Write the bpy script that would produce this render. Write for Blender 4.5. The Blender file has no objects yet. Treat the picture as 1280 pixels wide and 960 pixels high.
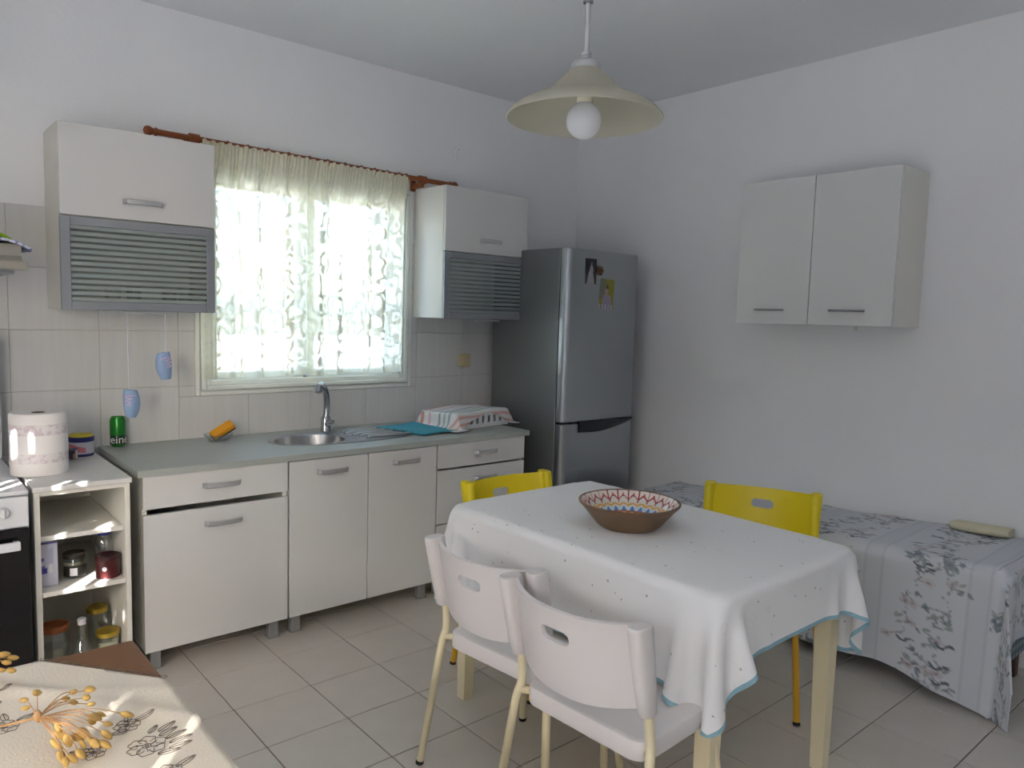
import bpy, bmesh, math, random
import numpy as np
from mathutils import Vector, Matrix

random.seed(7)
RNG = np.random.default_rng(7)
PI = math.pi
scene = bpy.context.scene
COL = scene.collection

# ------------------------------------------------------------------ camera
YAW, PITCH, ROLL, FPX = 0.7102, -0.0910, 0.0286, 934.66
CAM = Vector((-3.7458, -3.7203, 1.4603))
fwd = Vector((math.sin(YAW) * math.cos(PITCH), math.cos(YAW) * math.cos(PITCH), math.sin(PITCH)))
right = Vector((math.cos(YAW), -math.sin(YAW), 0))
up = right.cross(fwd)
cr, sr = math.cos(ROLL), math.sin(ROLL)
r2, u2 = cr * right + sr * up, -sr * right + cr * up
cd = bpy.data.cameras.new('camera')
cam = bpy.data.objects.new('camera', cd)
COL.objects.link(cam)
cam.matrix_world = Matrix(((r2.x, u2.x, -fwd.x, CAM.x), (r2.y, u2.y, -fwd.y, CAM.y), (r2.z, u2.z, -fwd.z, CAM.z), (0, 0, 0, 1)))
cd.sensor_width = 36.0
cd.lens = FPX / 1280 * 36.0
cd.clip_start = 0.02
scene.camera = cam

# ------------------------------------------------------------------ light and exposure
SUN_DIR = Vector((0.53, 0.60, -0.60)).normalized()
world = bpy.data.worlds.new('sky')
scene.world = world
world.use_nodes = True
wt = world.node_tree
for n in list(wt.nodes):
    wt.nodes.remove(n)
wo = wt.nodes.new('ShaderNodeOutputWorld')
wb = wt.nodes.new('ShaderNodeBackground')
ws = wt.nodes.new('ShaderNodeTexSky')
ws.sky_type = 'NISHITA'
ws.sun_disc = False
ws.sun_elevation = math.asin(-SUN_DIR.z)
ws.sun_rotation = math.atan2(-SUN_DIR.x, -SUN_DIR.y)
ws.air_density = 1.0
ws.dust_density = 3.0
ws.ozone_density = 1.0
wb.inputs['Strength'].default_value = 1.9
wt.links.new(ws.outputs[0], wb.inputs[0])
wt.links.new(wb.outputs[0], wo.inputs[0])

sd = bpy.data.lights.new('sun', 'SUN')
sd.energy = 44.0
sd.angle = math.radians(0.4)
sd.color = (1.0, 0.975, 0.945)
sun = bpy.data.objects.new('sun', sd)
COL.objects.link(sun)
sun.location = (-9, -9, 9)
sun.rotation_euler = SUN_DIR.to_track_quat('-Z', 'Y').to_euler()

# openings of the room: (axis, wall coordinate, a0, a1, z0, z1)
LX, FY, H = -4.55, -5.2, 2.804
DOOR = (-2.62, -1.72, 0.25, 2.62)         # y0, y1, z0, z1 in the left wall
BIGW = (-4.60, -3.10, 0.25, 2.45)
WIN = (-2.495, -1.410, 1.095, 2.085)     # x0, x1, z0, z1 in the back wall


def portal(loc, rot, sx, sy):
    d = bpy.data.lights.new('daylight_portal', 'AREA')
    d.shape = 'RECTANGLE'
    d.size, d.size_y = sx, sy
    d.cycles.is_portal = True
    o = bpy.data.objects.new('daylight_portal', d)
    COL.objects.link(o)
    o.location, o.rotation_euler = loc, rot


portal((LX - 0.19, (DOOR[0] + DOOR[1]) / 2, (DOOR[2] + DOOR[3]) / 2), (0, -PI / 2, 0), DOOR[3] - DOOR[2], DOOR[1] - DOOR[0])
portal((LX - 0.19, (BIGW[0] + BIGW[1]) / 2, (BIGW[2] + BIGW[3]) / 2), (0, -PI / 2, 0), BIGW[3] - BIGW[2], BIGW[1] - BIGW[0])
portal(((WIN[0] + WIN[1]) / 2, 0.19, (WIN[2] + WIN[3]) / 2), (-PI / 2, 0, 0), WIN[1] - WIN[0], WIN[3] - WIN[2])

scene.view_settings.view_transform = 'Standard'
scene.view_settings.look = 'None'
scene.view_settings.gamma = 1.0
scene.view_settings.use_curve_mapping = False
scene.view_settings.exposure = -0.02
cy = scene.cycles
cy.use_denoising = True
cy.max_bounces = 12
cy.diffuse_bounces = 6
cy.glossy_bounces = 4
cy.transmission_bounces = 8
cy.transparent_max_bounces = 16
cy.caustics_reflective = False
cy.caustics_refractive = False
cy.sample_clamp_indirect = 8.0

# ------------------------------------------------------------------ materials


def srgb(r, g, b):
    f = lambda c: (c / 255 / 12.92) if c / 255 <= 0.04045 else ((c / 255 + 0.055) / 1.055) ** 2.4
    return (f(r), f(g), f(b), 1.0)


class NT:
    """small helper over a material's node tree"""

    def __init__(s, name):
        s.m = bpy.data.materials.new(name)
        s.m.use_nodes = True
        s.t = s.m.node_tree
        s.b = s.t.nodes['Principled BSDF']
        s.o = s.t.nodes['Material Output']

    def n(s, kind, **kw):
        x = s.t.nodes.new('ShaderNode' + kind)
        for k, v in kw.items():
            setattr(x, k, v)
        return x

    def l(s, a, b):
        s.t.links.new(a, b)

    def val(s, sock, v):
        if hasattr(v, 'is_linked') or hasattr(v, 'links'):
            s.l(v, sock)
        else:
            sock.default_value = v

    def math(s, op, a, b=0.0, c=None):
        x = s.n('Math', operation=op)
        s.val(x.inputs[0], a)
        s.val(x.inputs[1], b)
        if c is not None:
            s.val(x.inputs[2], c)
        return x.outputs[0]

    def mix(s, f, a, b):
        x = s.n('Mix', data_type='RGBA')
        s.val(x.inputs[0], f)
        s.val(x.inputs[6], a)
        s.val(x.inputs[7], b)
        return x.outputs[2]

    def ramp(s, f, p0, p1, c0=(0, 0, 0, 1), c1=(1, 1, 1, 1)):
        x = s.n('ValToRGB')
        s.l(f, x.inputs[0])
        e = x.color_ramp.elements
        e[0].position, e[0].color, e[1].position, e[1].color = p0, c0, p1, c1
        return x.outputs[0]

    def coord(s, kind='Object', scale=(1, 1, 1)):
        t = s.n('TexCoord')
        m = s.n('Mapping')
        m.inputs['Scale'].default_value = scale
        s.l(t.outputs[kind], m.inputs[0])
        return m.outputs[0]

    def noise(s, vec, scale, detail=3.0, rough=0.5):
        x = s.n('TexNoise')
        x.inputs['Scale'].default_value = scale
        x.inputs['Detail'].default_value = detail
        x.inputs['Roughness'].default_value = rough
        s.l(vec, x.inputs['Vector'])
        return x.outputs['Fac']

    def bump(s, h, strength=0.2, dist=0.01):
        x = s.n('Bump')
        x.inputs['Strength'].default_value = strength
        x.inputs['Distance'].default_value = dist
        s.l(h, x.inputs['Height'])
        s.l(x.outputs[0], s.b.inputs['Normal'])


def mat(name, c, rough=0.5, metal=0.0, vary=0.04, scale=6.0, bump=0.0, bscale=60.0, stretch=(1, 1, 1), spec=0.5, coat=0.0):
    t = NT(name)
    v = t.coord('Object', stretch)
    f = t.noise(v, scale)
    dark = tuple(x * (1 - vary * 2) for x in c[:3]) + (1,)
    lite = tuple(min(1, x * (1 + vary)) for x in c[:3]) + (1,)
    t.l(t.mix(f, dark, lite), t.b.inputs['Base Color'])
    t.b.inputs['Roughness'].default_value = rough
    t.b.inputs['Metallic'].default_value = metal
    t.b.inputs['Specular IOR Level'].default_value = spec
    t.b.inputs['Coat Weight'].default_value = coat
    if bump:
        t.bump(t.noise(v, bscale, 4.0), bump)
    return t.m


M = {}
M['plaster'] = mat('plaster', srgb(238, 238, 239), 0.85, vary=0.02, scale=2, bump=0.12, bscale=40)
M['ceiling'] = mat('ceiling_paint', srgb(232, 235, 239), 0.9, vary=0.02, scale=2, bump=0.08, bscale=40)
M['white_laminate'] = mat('white_laminate', srgb(212, 212, 211), 0.28, vary=0.01, scale=3)
M['carcass'] = mat('white_board', srgb(222, 220, 212), 0.45, vary=0.015, scale=4)
M['edge_beige'] = mat('cream_edge', srgb(205, 203, 184), 0.5)
M['worktop'] = mat('grey_worktop', srgb(168, 174, 170), 0.38, vary=0.05, scale=140)
M['alu'] = mat('grey_aluminium', srgb(150, 154, 160), 0.42, metal=0.55, vary=0.03)
M['handle'] = mat('handle_satin', srgb(186, 188, 190), 0.35, metal=0.6, vary=0.02)
M['leg_grey'] = mat('leg_grey_plastic', srgb(150, 152, 152), 0.4, metal=0.3)
M['steel'] = mat('brushed_steel', srgb(186, 187, 188), 0.28, metal=1.0, vary=0.05, scale=9, stretch=(1, 14, 1))
M['chrome'] = mat('chrome', srgb(170, 174, 180), 0.16, metal=1.0, vary=0.01)
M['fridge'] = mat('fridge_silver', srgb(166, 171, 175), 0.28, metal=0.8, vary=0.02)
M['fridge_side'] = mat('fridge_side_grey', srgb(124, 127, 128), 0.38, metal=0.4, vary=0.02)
M['black_plastic'] = mat('black_plastic', srgb(34, 37, 42), 0.35)
M['gasket'] = mat('dark_gasket', srgb(28, 29, 30), 0.7)
M['chair_white'] = mat('white_chair_plastic', srgb(219, 215, 213), 0.42, vary=0.015)
M['leg_cream'] = mat('cream_painted_metal', srgb(226, 215, 180), 0.35, vary=0.02)
M['chair_yellow'] = mat('yellow_chair_plastic', srgb(222, 200, 8), 0.4, vary=0.02)
M['leg_mustard'] = mat('mustard_painted_metal', srgb(214, 164, 40), 0.35, vary=0.02)
M['rubber'] = mat('dark_rubber', srgb(45, 42, 38), 0.8)
M['wood_rod'] = mat('varnished_wood', srgb(140, 74, 32), 0.35, vary=0.18, scale=20, stretch=(1, 8, 8))
M['wood_table'] = mat('brown_table_wood', srgb(122, 78, 34), 0.5, vary=0.06, scale=14, stretch=(1, 10, 10))
M['enamel'] = mat('white_enamel', srgb(222, 224, 228), 0.25)
M['oven_glass'] = mat('black_oven_glass', srgb(14, 14, 16), 0.08)
M['hood'] = mat('hood_grey_paint', srgb(150, 147, 138), 0.45)
M['teal'] = mat('teal_towelling', srgb(70, 158, 178), 0.9, vary=0.1, scale=60, bump=0.4, bscale=300)
M['orange'] = mat('orange_sponge', srgb(232, 160, 30), 0.85, vary=0.1, scale=120, bump=0.5, bscale=250)
M['abrasive'] = mat('dark_abrasive', srgb(52, 52, 44), 0.9, bump=0.5, bscale=300)
M['beige_plastic'] = mat('aged_beige_plastic', srgb(205, 192, 150), 0.4)
M['rack_white'] = mat('white_rack_plastic', srgb(222, 224, 226), 0.4)
M['gold_lid'] = mat('gold_lid', srgb(190, 165, 70), 0.3, metal=0.8)
M['brown_lid'] = mat('rust_brown_lid', srgb(146, 84, 46), 0.45, metal=0.2)
M['dark_lid'] = mat('dark_lid', srgb(44, 40, 34), 0.4)
M['blue_cap'] = mat('navy_cap', srgb(44, 44, 128), 0.4)
M['maroon'] = mat('maroon_tin', srgb(80, 27, 29), 0.3, vary=0.15, scale=25)
M['white_print'] = mat('white_print', srgb(232, 230, 235), 0.5)
M['green_can'] = mat('green_can', srgb(38, 135, 50), 0.28, metal=0.35, vary=0.12, scale=40)
M['dark_green'] = mat('dark_green_print', srgb(20, 52, 30), 0.35)
M['navy'] = mat('navy_print', srgb(42, 42, 108), 0.4)
M['yellow_lid'] = mat('yellow_lid', srgb(214, 196, 40), 0.4)
M['pink_print'] = mat('pink_print', srgb(208, 118, 128), 0.5)
M['pale_print'] = mat('pale_label', srgb(196, 196, 204), 0.5)
M['clog_blue'] = mat('powder_blue_glaze', srgb(142, 168, 205), 0.35, vary=0.05, scale=30)
M['clog_pink'] = mat('pale_pink_glaze', srgb(216, 190, 218), 0.4)
M['string'] = mat('pale_string', srgb(214, 216, 230), 0.8)
M['bowl_brown'] = mat('brown_stoneware', srgb(122, 96, 70), 0.5, vary=0.08, scale=20)
M['seed'] = mat('dried_seed_pod', srgb(214, 176, 100), 0.7, vary=0.18, scale=35)
M['stalk'] = mat('dried_stalk', srgb(200, 156, 108), 0.75, vary=0.1, scale=30)
M['ink'] = mat('black_embroidery', srgb(104, 95, 88), 0.9)
M['hem_teal'] = mat('teal_hem', srgb(142, 182, 196), 0.85, vary=0.06, scale=80)
M['mattress_leg'] = mat('brown_bed_leg', srgb(88, 62, 48), 0.5)
M['cream_cloth'] = mat('cream_cloth', srgb(214, 208, 178), 0.9, bump=0.2, bscale=120)
M['lime'] = mat('lime_felt', srgb(132, 172, 30), 0.9, bump=0.3, bscale=120)
M['magnet'] = mat('brown_magnet', srgb(110, 72, 30), 0.5, vary=0.3, scale=150)
M['concrete'] = mat('pale_terrace', srgb(186, 187, 188), 0.9, vary=0.06, scale=3)
M['blocker_grey'] = mat('sky_blocker_grey', srgb(150, 142, 138), 0.8, vary=0.3, scale=8)
M['socket_cream'] = mat('cream_lamp_socket', srgb(222, 218, 198), 0.4)


def m_floor():
    t = NT('glazed_floor_tile')
    v = t.coord('Object')
    oi = t.n('ObjectInfo')
    f = t.noise(v, 9.0, 4.0)
    c = t.mix(f, srgb(198, 192, 183), srgb(209, 204, 196))
    h = t.n('HueSaturation')
    t.l(c, h.inputs['Color'])
    t.l(t.math('MULTIPLY_ADD', oi.outputs['Random'], 0.05, 0.975), h.inputs['Value'])
    t.l(h.outputs[0], t.b.inputs['Base Color'])
    t.b.inputs['Roughness'].default_value = 0.34
    return t.m


M['floor_tile'] = m_floor()
M['grout'] = mat('brown_grout', srgb(112, 94, 78), 0.9)


def m_walltile():
    t = NT('wall_tile_glaze')
    v = t.coord('Object', (42, 42, 3.2))
    f = t.noise(v, 1.0, 3.0)
    v2 = t.coord('Object', (7, 7, 5))
    g = t.noise(v2, 1.0, 2.0)
    c = t.mix(f, srgb(202, 202, 202), srgb(216, 216, 216))
    c = t.mix(t.math('MULTIPLY', t.ramp(g, 0.55, 0.8), 0.35), c, srgb(218, 206, 202))
    t.l(c, t.b.inputs['Base Color'])
    t.b.inputs['Roughness'].default_value = 0.3
    t.bump(f, 0.15, 0.004)
    return t.m


M['wall_tile'] = m_walltile()
M['wall_grout'] = mat('wall_grout', srgb(190, 186, 180), 0.9)


def m_glass(name, tint=(1, 1, 1, 1), rough=0.02, gloss=0.12):
    t = NT(name)
    tr = t.n('BsdfTransparent')
    tr.inputs[0].default_value = tint
    gl = t.n('BsdfGlossy')
    gl.inputs['Roughness'].default_value = rough
    lw = t.n('LayerWeight')
    lw.inputs[0].default_value = 0.35
    mx = t.n('MixShader')
    t.l(t.math('MULTIPLY_ADD', lw.outputs['Facing'], 0.55, gloss * 0.5), mx.inputs[0])
    t.l(tr.outputs[0], mx.inputs[1])
    t.l(gl.outputs[0], mx.inputs[2])
    t.l(mx.outputs[0], t.o.inputs[0])
    return t.m


M['window_glass'] = m_glass('window_glass', (0.96, 0.98, 0.97, 1), gloss=0.06)
M['jar_glass'] = m_glass('jar_glass', (0.94, 0.96, 0.95, 1), gloss=0.16)
M['cabinet_glass'] = m_glass('cabinet_glass', (0.86, 0.90, 0.89, 1), gloss=0.16)
M['clear_plastic'] = m_glass('clear_plastic', (0.93, 0.95, 0.95, 1), 0.1, gloss=0.10)



def m_translucent(name, c, trans=0.4, rough=0.5, gloss=True):
    t = NT(name)
    t.b.inputs['Base Color'].default_value = c
    t.b.inputs['Roughness'].default_value = rough
    if not gloss:
        t.b.inputs['Specular IOR Level'].default_value = 0.1
    tl = t.n('BsdfTranslucent')
    tl.inputs[0].default_value = c
    mx = t.n('MixShader')
    mx.inputs[0].default_value = trans
    t.l(t.b.outputs[0], mx.inputs[1])
    t.l(tl.outputs[0], mx.inputs[2])
    t.l(mx.outputs[0], t.o.inputs[0])
    return t.m


M['frost'] = m_translucent('frosted_stripe', srgb(206, 216, 214), 0.6, 0.5)
M['shade_glass'] = m_translucent('frosted_cream_glass', srgb(214, 212, 200), 0.62, 0.3)
M['bulb'] = m_translucent('opal_bulb', srgb(238, 240, 244), 0.35, 0.08)


def m_lace():
    t = NT('lace_curtain')
    uv = t.coord('UV', (1, 1, 1))
    # curling scrolls: rings around scattered centres, broken by a warp
    nz = t.n('TexNoise')
    nz.inputs['Scale'].default_value = 9.0
    nz.inputs['Detail'].default_value = 1.0
    t.l(uv, nz.inputs['Vector'])
    wp = t.n('VectorMath', operation='MULTIPLY_ADD')
    t.l(nz.outputs['Color'], wp.inputs[0])
    wp.inputs[1].default_value = (0.09, 0.09, 0)
    t.l(uv, wp.inputs[2])
    vo = t.n('TexVoronoi')
    vo.inputs['Scale'].default_value = 13.5
    vo.inputs['Randomness'].default_value = 0.8
    t.l(wp.outputs[0], vo.inputs['Vector'])
    ring = t.math('SINE', t.math('MULTIPLY', vo.outputs['Distance'], 14.0))
    ring = t.ramp(ring, 0.10, 0.40)
    sep = t.n('SeparateXYZ')
    t.l(uv, sep.inputs[0])
    # where a pleat doubles the lace its scrolls read clearly; between, the light washes them out
    pl = t.n('TexNoise')
    pl.inputs['Scale'].default_value = 1.0
    pl.inputs['Detail'].default_value = 1.0
    mpv = t.n('CombineXYZ')
    t.l(t.math('MULTIPLY', sep.outputs[0], 11.0), mpv.inputs[0])
    t.l(t.math('MULTIPLY', sep.outputs[1], 0.5), mpv.inputs[1])
    t.l(mpv.outputs[0], pl.inputs['Vector'])
    dbl = t.ramp(pl.outputs['Fac'], 0.50, 0.60)
    hem = t.math('LESS_THAN', sep.outputs[1], 0.040)
    head = t.ramp(sep.outputs[1], 0.86, 0.99)
    pat = t.math('MULTIPLY', ring, t.math('MULTIPLY_ADD', dbl, 0.45, 0.55))
    pat = t.math('MAXIMUM', pat, t.math('MULTIPLY', dbl, 0.25))
    dens = t.math('MAXIMUM', t.math('MULTIPLY', hem, 0.5), t.math('MULTIPLY', head, 0.5))
    pat = t.math('MAXIMUM', pat, dens)
    alpha = t.math('MULTIPLY_ADD', pat, 0.16, 0.82)
    df = t.n('BsdfDiffuse')
    df.inputs[0].default_value = srgb(240, 237, 214)
    tl = t.n('BsdfTranslucent')
    tl.inputs[0].default_value = srgb(242, 239, 216)
    mm = t.n('MixShader')
    t.l(t.math('MULTIPLY_ADD', pat, -0.78, 0.85), mm.inputs[0])
    t.l(df.outputs[0], mm.inputs[1])
    t.l(tl.outputs[0], mm.inputs[2])
    tr = t.n('BsdfTransparent')
    mx = t.n('MixShader')
    t.l(alpha, mx.inputs[0])
    t.l(tr.outputs[0], mx.inputs[1])
    t.l(mm.outputs[0], mx.inputs[2])
    t.l(mx.outputs[0], t.o.inputs[0])
    return t.m


M['lace'] = m_lace()


def m_tablecloth():
    t = NT('printed_white_cloth')
    uv = t.coord('UV', (1, 1, 1))
    vo = t.n('TexVoronoi')
    vo.inputs['Scale'].default_value = 29.0
    t.l(uv, vo.inputs['Vector'])
    wh = t.n('TexWhiteNoise', noise_dimensions='3D')
    t.l(vo.outputs['Position'], wh.inputs['Vector'])
    dot = t.math('LESS_THAN', vo.outputs['Distance'], t.math('MULTIPLY_ADD', wh.outputs['Value'], 0.05, 0.055))
    cr_ = t.n('ValToRGB')
    t.l(wh.outputs['Value'], cr_.inputs[0])
    e = cr_.color_ramp.elements
    e[0].position, e[0].color = 0.0, srgb(108, 122, 158)
    e[1].position, e[1].color = 1.0, srgb(150, 128, 140)
    k = e.new(0.5)
    k.color = srgb(104, 138, 146)
    base = t.mix(t.noise(uv, 3.0), srgb(238, 239, 239), srgb(243, 243, 243))
    c = t.mix(t.math('MULTIPLY', dot, 0.62), base, cr_.outputs[0])
    # small pale crosses between the dots
    v2 = t.n('TexVoronoi')
    v2.inputs['Scale'].default_value = 9.0
    t.l(uv, v2.inputs['Vector'])
    ringf = t.math('LESS_THAN', t.math('ABSOLUTE', t.math('SUBTRACT', v2.outputs['Distance'], 0.09)), 0.02)
    c = t.mix(t.math('MULTIPLY', ringf, 0.10), c, srgb(184, 186, 196))
    t.l(c, t.b.inputs['Base Color'])
    t.b.inputs['Roughness'].default_value = 0.85
    t.b.inputs['Specular IOR Level'].default_value = 0.15
    tl = t.n('BsdfTranslucent')
    t.l(c, tl.inputs[0])
    mx = t.n('MixShader')
    mx.inputs[0].default_value = 0.08
    t.l(t.b.outputs[0], mx.inputs[1])
    t.l(tl.outputs[0], mx.inputs[2])
    t.l(mx.outputs[0], t.o.inputs[0])
    t.bump(t.noise(uv, 220.0), 0.08, 0.002)
    return t.m


M['tablecloth'] = m_tablecloth()


def m_vcol(name, rough=0.6, spec=0.4, bump=0.0):
    t = NT(name)
    a = t.n('VertexColor')
    a.layer_name = 'Col'
    t.l(a.outputs[0], t.b.inputs['Base Color'])
    t.b.inputs['Roughness'].default_value = rough
    t.b.inputs['Specular IOR Level'].default_value = spec
    if bump:
        t.bump(t.noise(t.coord('Object'), 160.0), bump, 0.003)
    return t.m


M['glazed_print'] = m_vcol('glazed_print', 0.18, 0.6)
M['paper_print'] = m_vcol('paper_print', 0.45)
M['fabric_print'] = m_vcol('fabric_print', 0.9, 0.1, 0.15)
M['embroidered'] = mat('ivory_linen', srgb(232, 222, 204), 0.9, vary=0.02, scale=8, bump=0.15, bscale=260)


def m_paper():
    t = NT('paper_towel')
    v = t.coord('Object')
    sep = t.n('SeparateXYZ')
    t.l(v, sep.inputs[0])
    z = sep.outputs[2]
    b1 = t.math('LESS_THAN', t.math('ABSOLUTE', t.math('SUBTRACT', z, 0.172)), 0.020)
    b2 = t.math('LESS_THAN', t.math('ABSOLUTE', t.math('SUBTRACT', z, 0.066)), 0.018)
    band = t.math('MAXIMUM', b1, b2)
    f = t.ramp(t.noise(v, 60.0, 3.0), 0.45, 0.6)
    fac = t.math('MULTIPLY', band, t.math('MULTIPLY_ADD', f, 0.45, 0.12))
    c = t.mix(fac, srgb(238, 234, 232), srgb(196, 172, 184))
    t.l(c, t.b.inputs['Base Color'])
    t.b.inputs['Roughness'].default_value = 0.95
    t.b.inputs['Specular IOR Level'].default_value = 0.1
    t.bump(t.noise(v, 220.0), 0.3, 0.003)
    return t.m


M['paper'] = m_paper()


def m_gingham():
    t = NT('grey_green_gingham')
    v = t.coord('Object', (160, 160, 160))
    sep = t.n('SeparateXYZ')
    t.l(v, sep.inputs[0])
    a = t.math('GREATER_THAN', t.math('SINE', sep.outputs[0]), 0)
    b = t.math('GREATER_THAN', t.math('SINE', sep.outputs[2]), 0)
    f = t.math('MULTIPLY', t.math('ADD', a, b), 0.5)
    t.l(t.mix(f, srgb(150, 164, 170), srgb(92, 108, 116)), t.b.inputs['Base Color'])
    t.b.inputs['Roughness'].default_value = 0.9
    return t.m


M['gingham'] = m_gingham()


def m_bluecloth():
    t = NT('blue_white_cloth')
    v = t.coord('Object')
    f = t.ramp(t.noise(v, 55.0, 3.0), 0.42, 0.55)
    t.l(t.mix(f, srgb(96, 100, 170), srgb(206, 208, 224)), t.b.inputs['Base Color'])
    t.b.inputs['Roughness'].default_value = 0.9
    return t.m


M['blue_cloth'] = m_bluecloth()

# ------------------------------------------------------------------ helpers
OFF = {}


def off(o):
    return OFF.get(o.name, Vector((0, 0, 0))) if o else Vector((0, 0, 0))


def tag(o, label=None, cat=None, group=None, kind=None):
    for k, v in (('label', label), ('category', cat), ('group', group), ('kind', kind)):
        if v:
            o[k] = v
    return o


def thing(name, label, cat, loc=(0, 0, 0), rotz=0.0, group=None, kind=None):
    o = bpy.data.objects.new(name, None)
    COL.objects.link(o)
    o.location = loc
    o.rotation_euler = (0, 0, rotz)
    o.empty_display_size = 0.05
    if not rotz:
        OFF[o.name] = Vector(loc)
    return tag(o, label, cat, group, kind)


def obj(name, bm, m, parent=None, smooth=None, origin=None):
    """link bm as one mesh object; bm is in world coordinates (or in the parent's own for a rotated parent)"""
    if not isinstance(bm, bpy.types.Mesh):
        me = bpy.data.meshes.new(name)
        o0 = off(parent)
        bo = Vector(origin) if origin is not None else Vector((0, 0, 0))
        bmesh.ops.recalc_face_normals(bm, faces=bm.faces)
        bmesh.ops.translate(bm, verts=bm.verts, vec=-(bo if origin is not None else o0))
        bm.to_mesh(me)
        bm.free()
    else:
        me = bm
        o0, bo = off(parent), Vector(origin) if origin is not None else Vector((0, 0, 0))
    o = bpy.data.objects.new(name, me)
    COL.objects.link(o)
    if parent is not None:
        o.parent = parent
    if origin is not None:
        o.location = bo - o0
        OFF[o.name] = bo
    else:
        OFF[o.name] = o0
    for mm in (m if isinstance(m, (list, tuple)) else [m]):
        me.materials.append(mm)
    if smooth is not None:
        for p in me.polygons:
            p.use_smooth = True
        if smooth < 180:
            me.set_sharp_from_angle(angle=math.radians(smooth))
    return o


def struct(name, bm, m, parent=None, smooth=None, label=None):
    o = obj(name, bm, m, parent, smooth)
    if parent is None:
        o['kind'] = 'structure'
    if label:
        o['label'] = label
    return o


def B():
    return bmesh.new()


def box(bm, x0, x1, y0, y1, z0, z1, bev=0.0, seg=1, mi=0):
    x0, x1, y0, y1, z0, z1 = min(x0, x1), max(x0, x1), min(y0, y1), max(y0, y1), min(z0, z1), max(z0, z1)
    vs = [bm.verts.new((x, y, z)) for z in (z0, z1) for y in (y0, y1) for x in (x0, x1)]
    fs = [bm.faces.new([vs[i] for i in q]) for q in ((0, 2, 3, 1), (4, 5, 7, 6), (0, 1, 5, 4), (2, 6, 7, 3), (0, 4, 6, 2), (1, 3, 7, 5))]
    for f in fs:
        f.material_index = mi
    if bev > 0:
        es = list({e for f in fs for e in f.edges})
        bmesh.ops.bevel(bm, geom=es, offset=bev, segments=seg, affect='EDGES', profile=0.5)
    return bm


def loft(bm, rings, closed=True, cap0=True, cap1=True, mi=0):
    """skin a list of rings (each a list of points)"""
    vv = [[bm.verts.new(p) for p in r] for r in rings]
    n = len(vv[0])
    for a, b in zip(vv, vv[1:]):
        for i in range(n if closed else n - 1):
            j = (i + 1) % n
            f = bm.faces.new((a[i], a[j], b[j], b[i]))
            f.material_index = mi
    if cap0:
        bm.faces.new(list(reversed(vv[0]))).material_index = mi
    if cap1:
        bm.faces.new(vv[-1]).material_index = mi
    return vv


def lathe(bm, prof, cx=0, cy=0, n=24, cap0=True, cap1=True, mi=0, sx=1.0, sy=1.0):
    rings = [[(cx + r * sx * math.cos(2 * PI * i / n), cy + r * sy * math.sin(2 * PI * i / n), z) for i in range(n)] for r, z in prof]
    return loft(bm, rings, True, cap0, cap1, mi)


def tube(bm, pts, r, n=10, cap=True, mi=0):
    pts = [Vector(p) for p in pts]
    rr = r if isinstance(r, (list, tuple)) else [r] * len(pts)
    rings, prev = [], None
    for i, p in enumerate(pts):
        d = (pts[min(i + 1, len(pts) - 1)] - pts[max(i - 1, 0)]).normalized()
        if prev is None:
            a = d.orthogonal().normalized()
        else:
            a = (prev - d * prev.dot(d)).normalized()
        prev = a
        b = d.cross(a)
        rings.append([p + (a * math.cos(2 * PI * k / n) + b * math.sin(2 * PI * k / n)) * rr[i] for k in range(n)])
    loft(bm, rings, True, cap, cap, mi)
    return bm


def smooth_path(pts, k=6):
    """Catmull-Rom through pts"""
    P = [Vector(p) for p in pts]
    P = [P[0] * 2 - P[1]] + P + [P[-1] * 2 - P[-2]]
    out = []
    for i in range(1, len(P) - 2):
        for j in range(k):
            t = j / k
            a, b, c, d = P[i - 1], P[i], P[i + 1], P[i + 2]
            out.append(0.5 * ((2 * b) + (c - a) * t + (2 * a - 5 * b + 4 * c - d) * t * t + (3 * b - a - 3 * c + d) * t ** 3))
    out.append(P[-2])
    return out


def rrect(x0, x1, y0, y1, r, z, k=5):
    pts = []
    for cx, cy, a0 in ((x1 - r, y1 - r, 0), (x0 + r, y1 - r, PI / 2), (x0 + r, y0 + r, PI), (x1 - r, y0 + r, 1.5 * PI)):
        for i in range(k + 1):
            a = a0 + PI / 2 * i / k
            pts.append((cx + r * math.cos(a), cy + r * math.sin(a), z))
    return pts


def slab(bm, x0, x1, y0, y1, z0, z1, r=0.03, e=0.008, k=5, mi=0):
    """rounded slab with soft edges"""
    rings = []
    for i in range(4):
        a = PI / 2 * i / 3
        d = e * (1 - math.sin(a))
        rings.append(rrect(x0 + d, x1 - d, y0 + d, y1 - d, max(r - d, 1e-3), z0 + e * (1 - math.cos(a)), k))
    for i in range(4):
        a = PI / 2 * i / 3
        d = e * (1 - math.cos(a))
        rings.append(rrect(x0 + d, x1 - d, y0 + d, y1 - d, max(r - d, 1e-3), z1 - e + e * math.sin(a), k))
    loft(bm, rings, mi=mi)
    return bm


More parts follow.
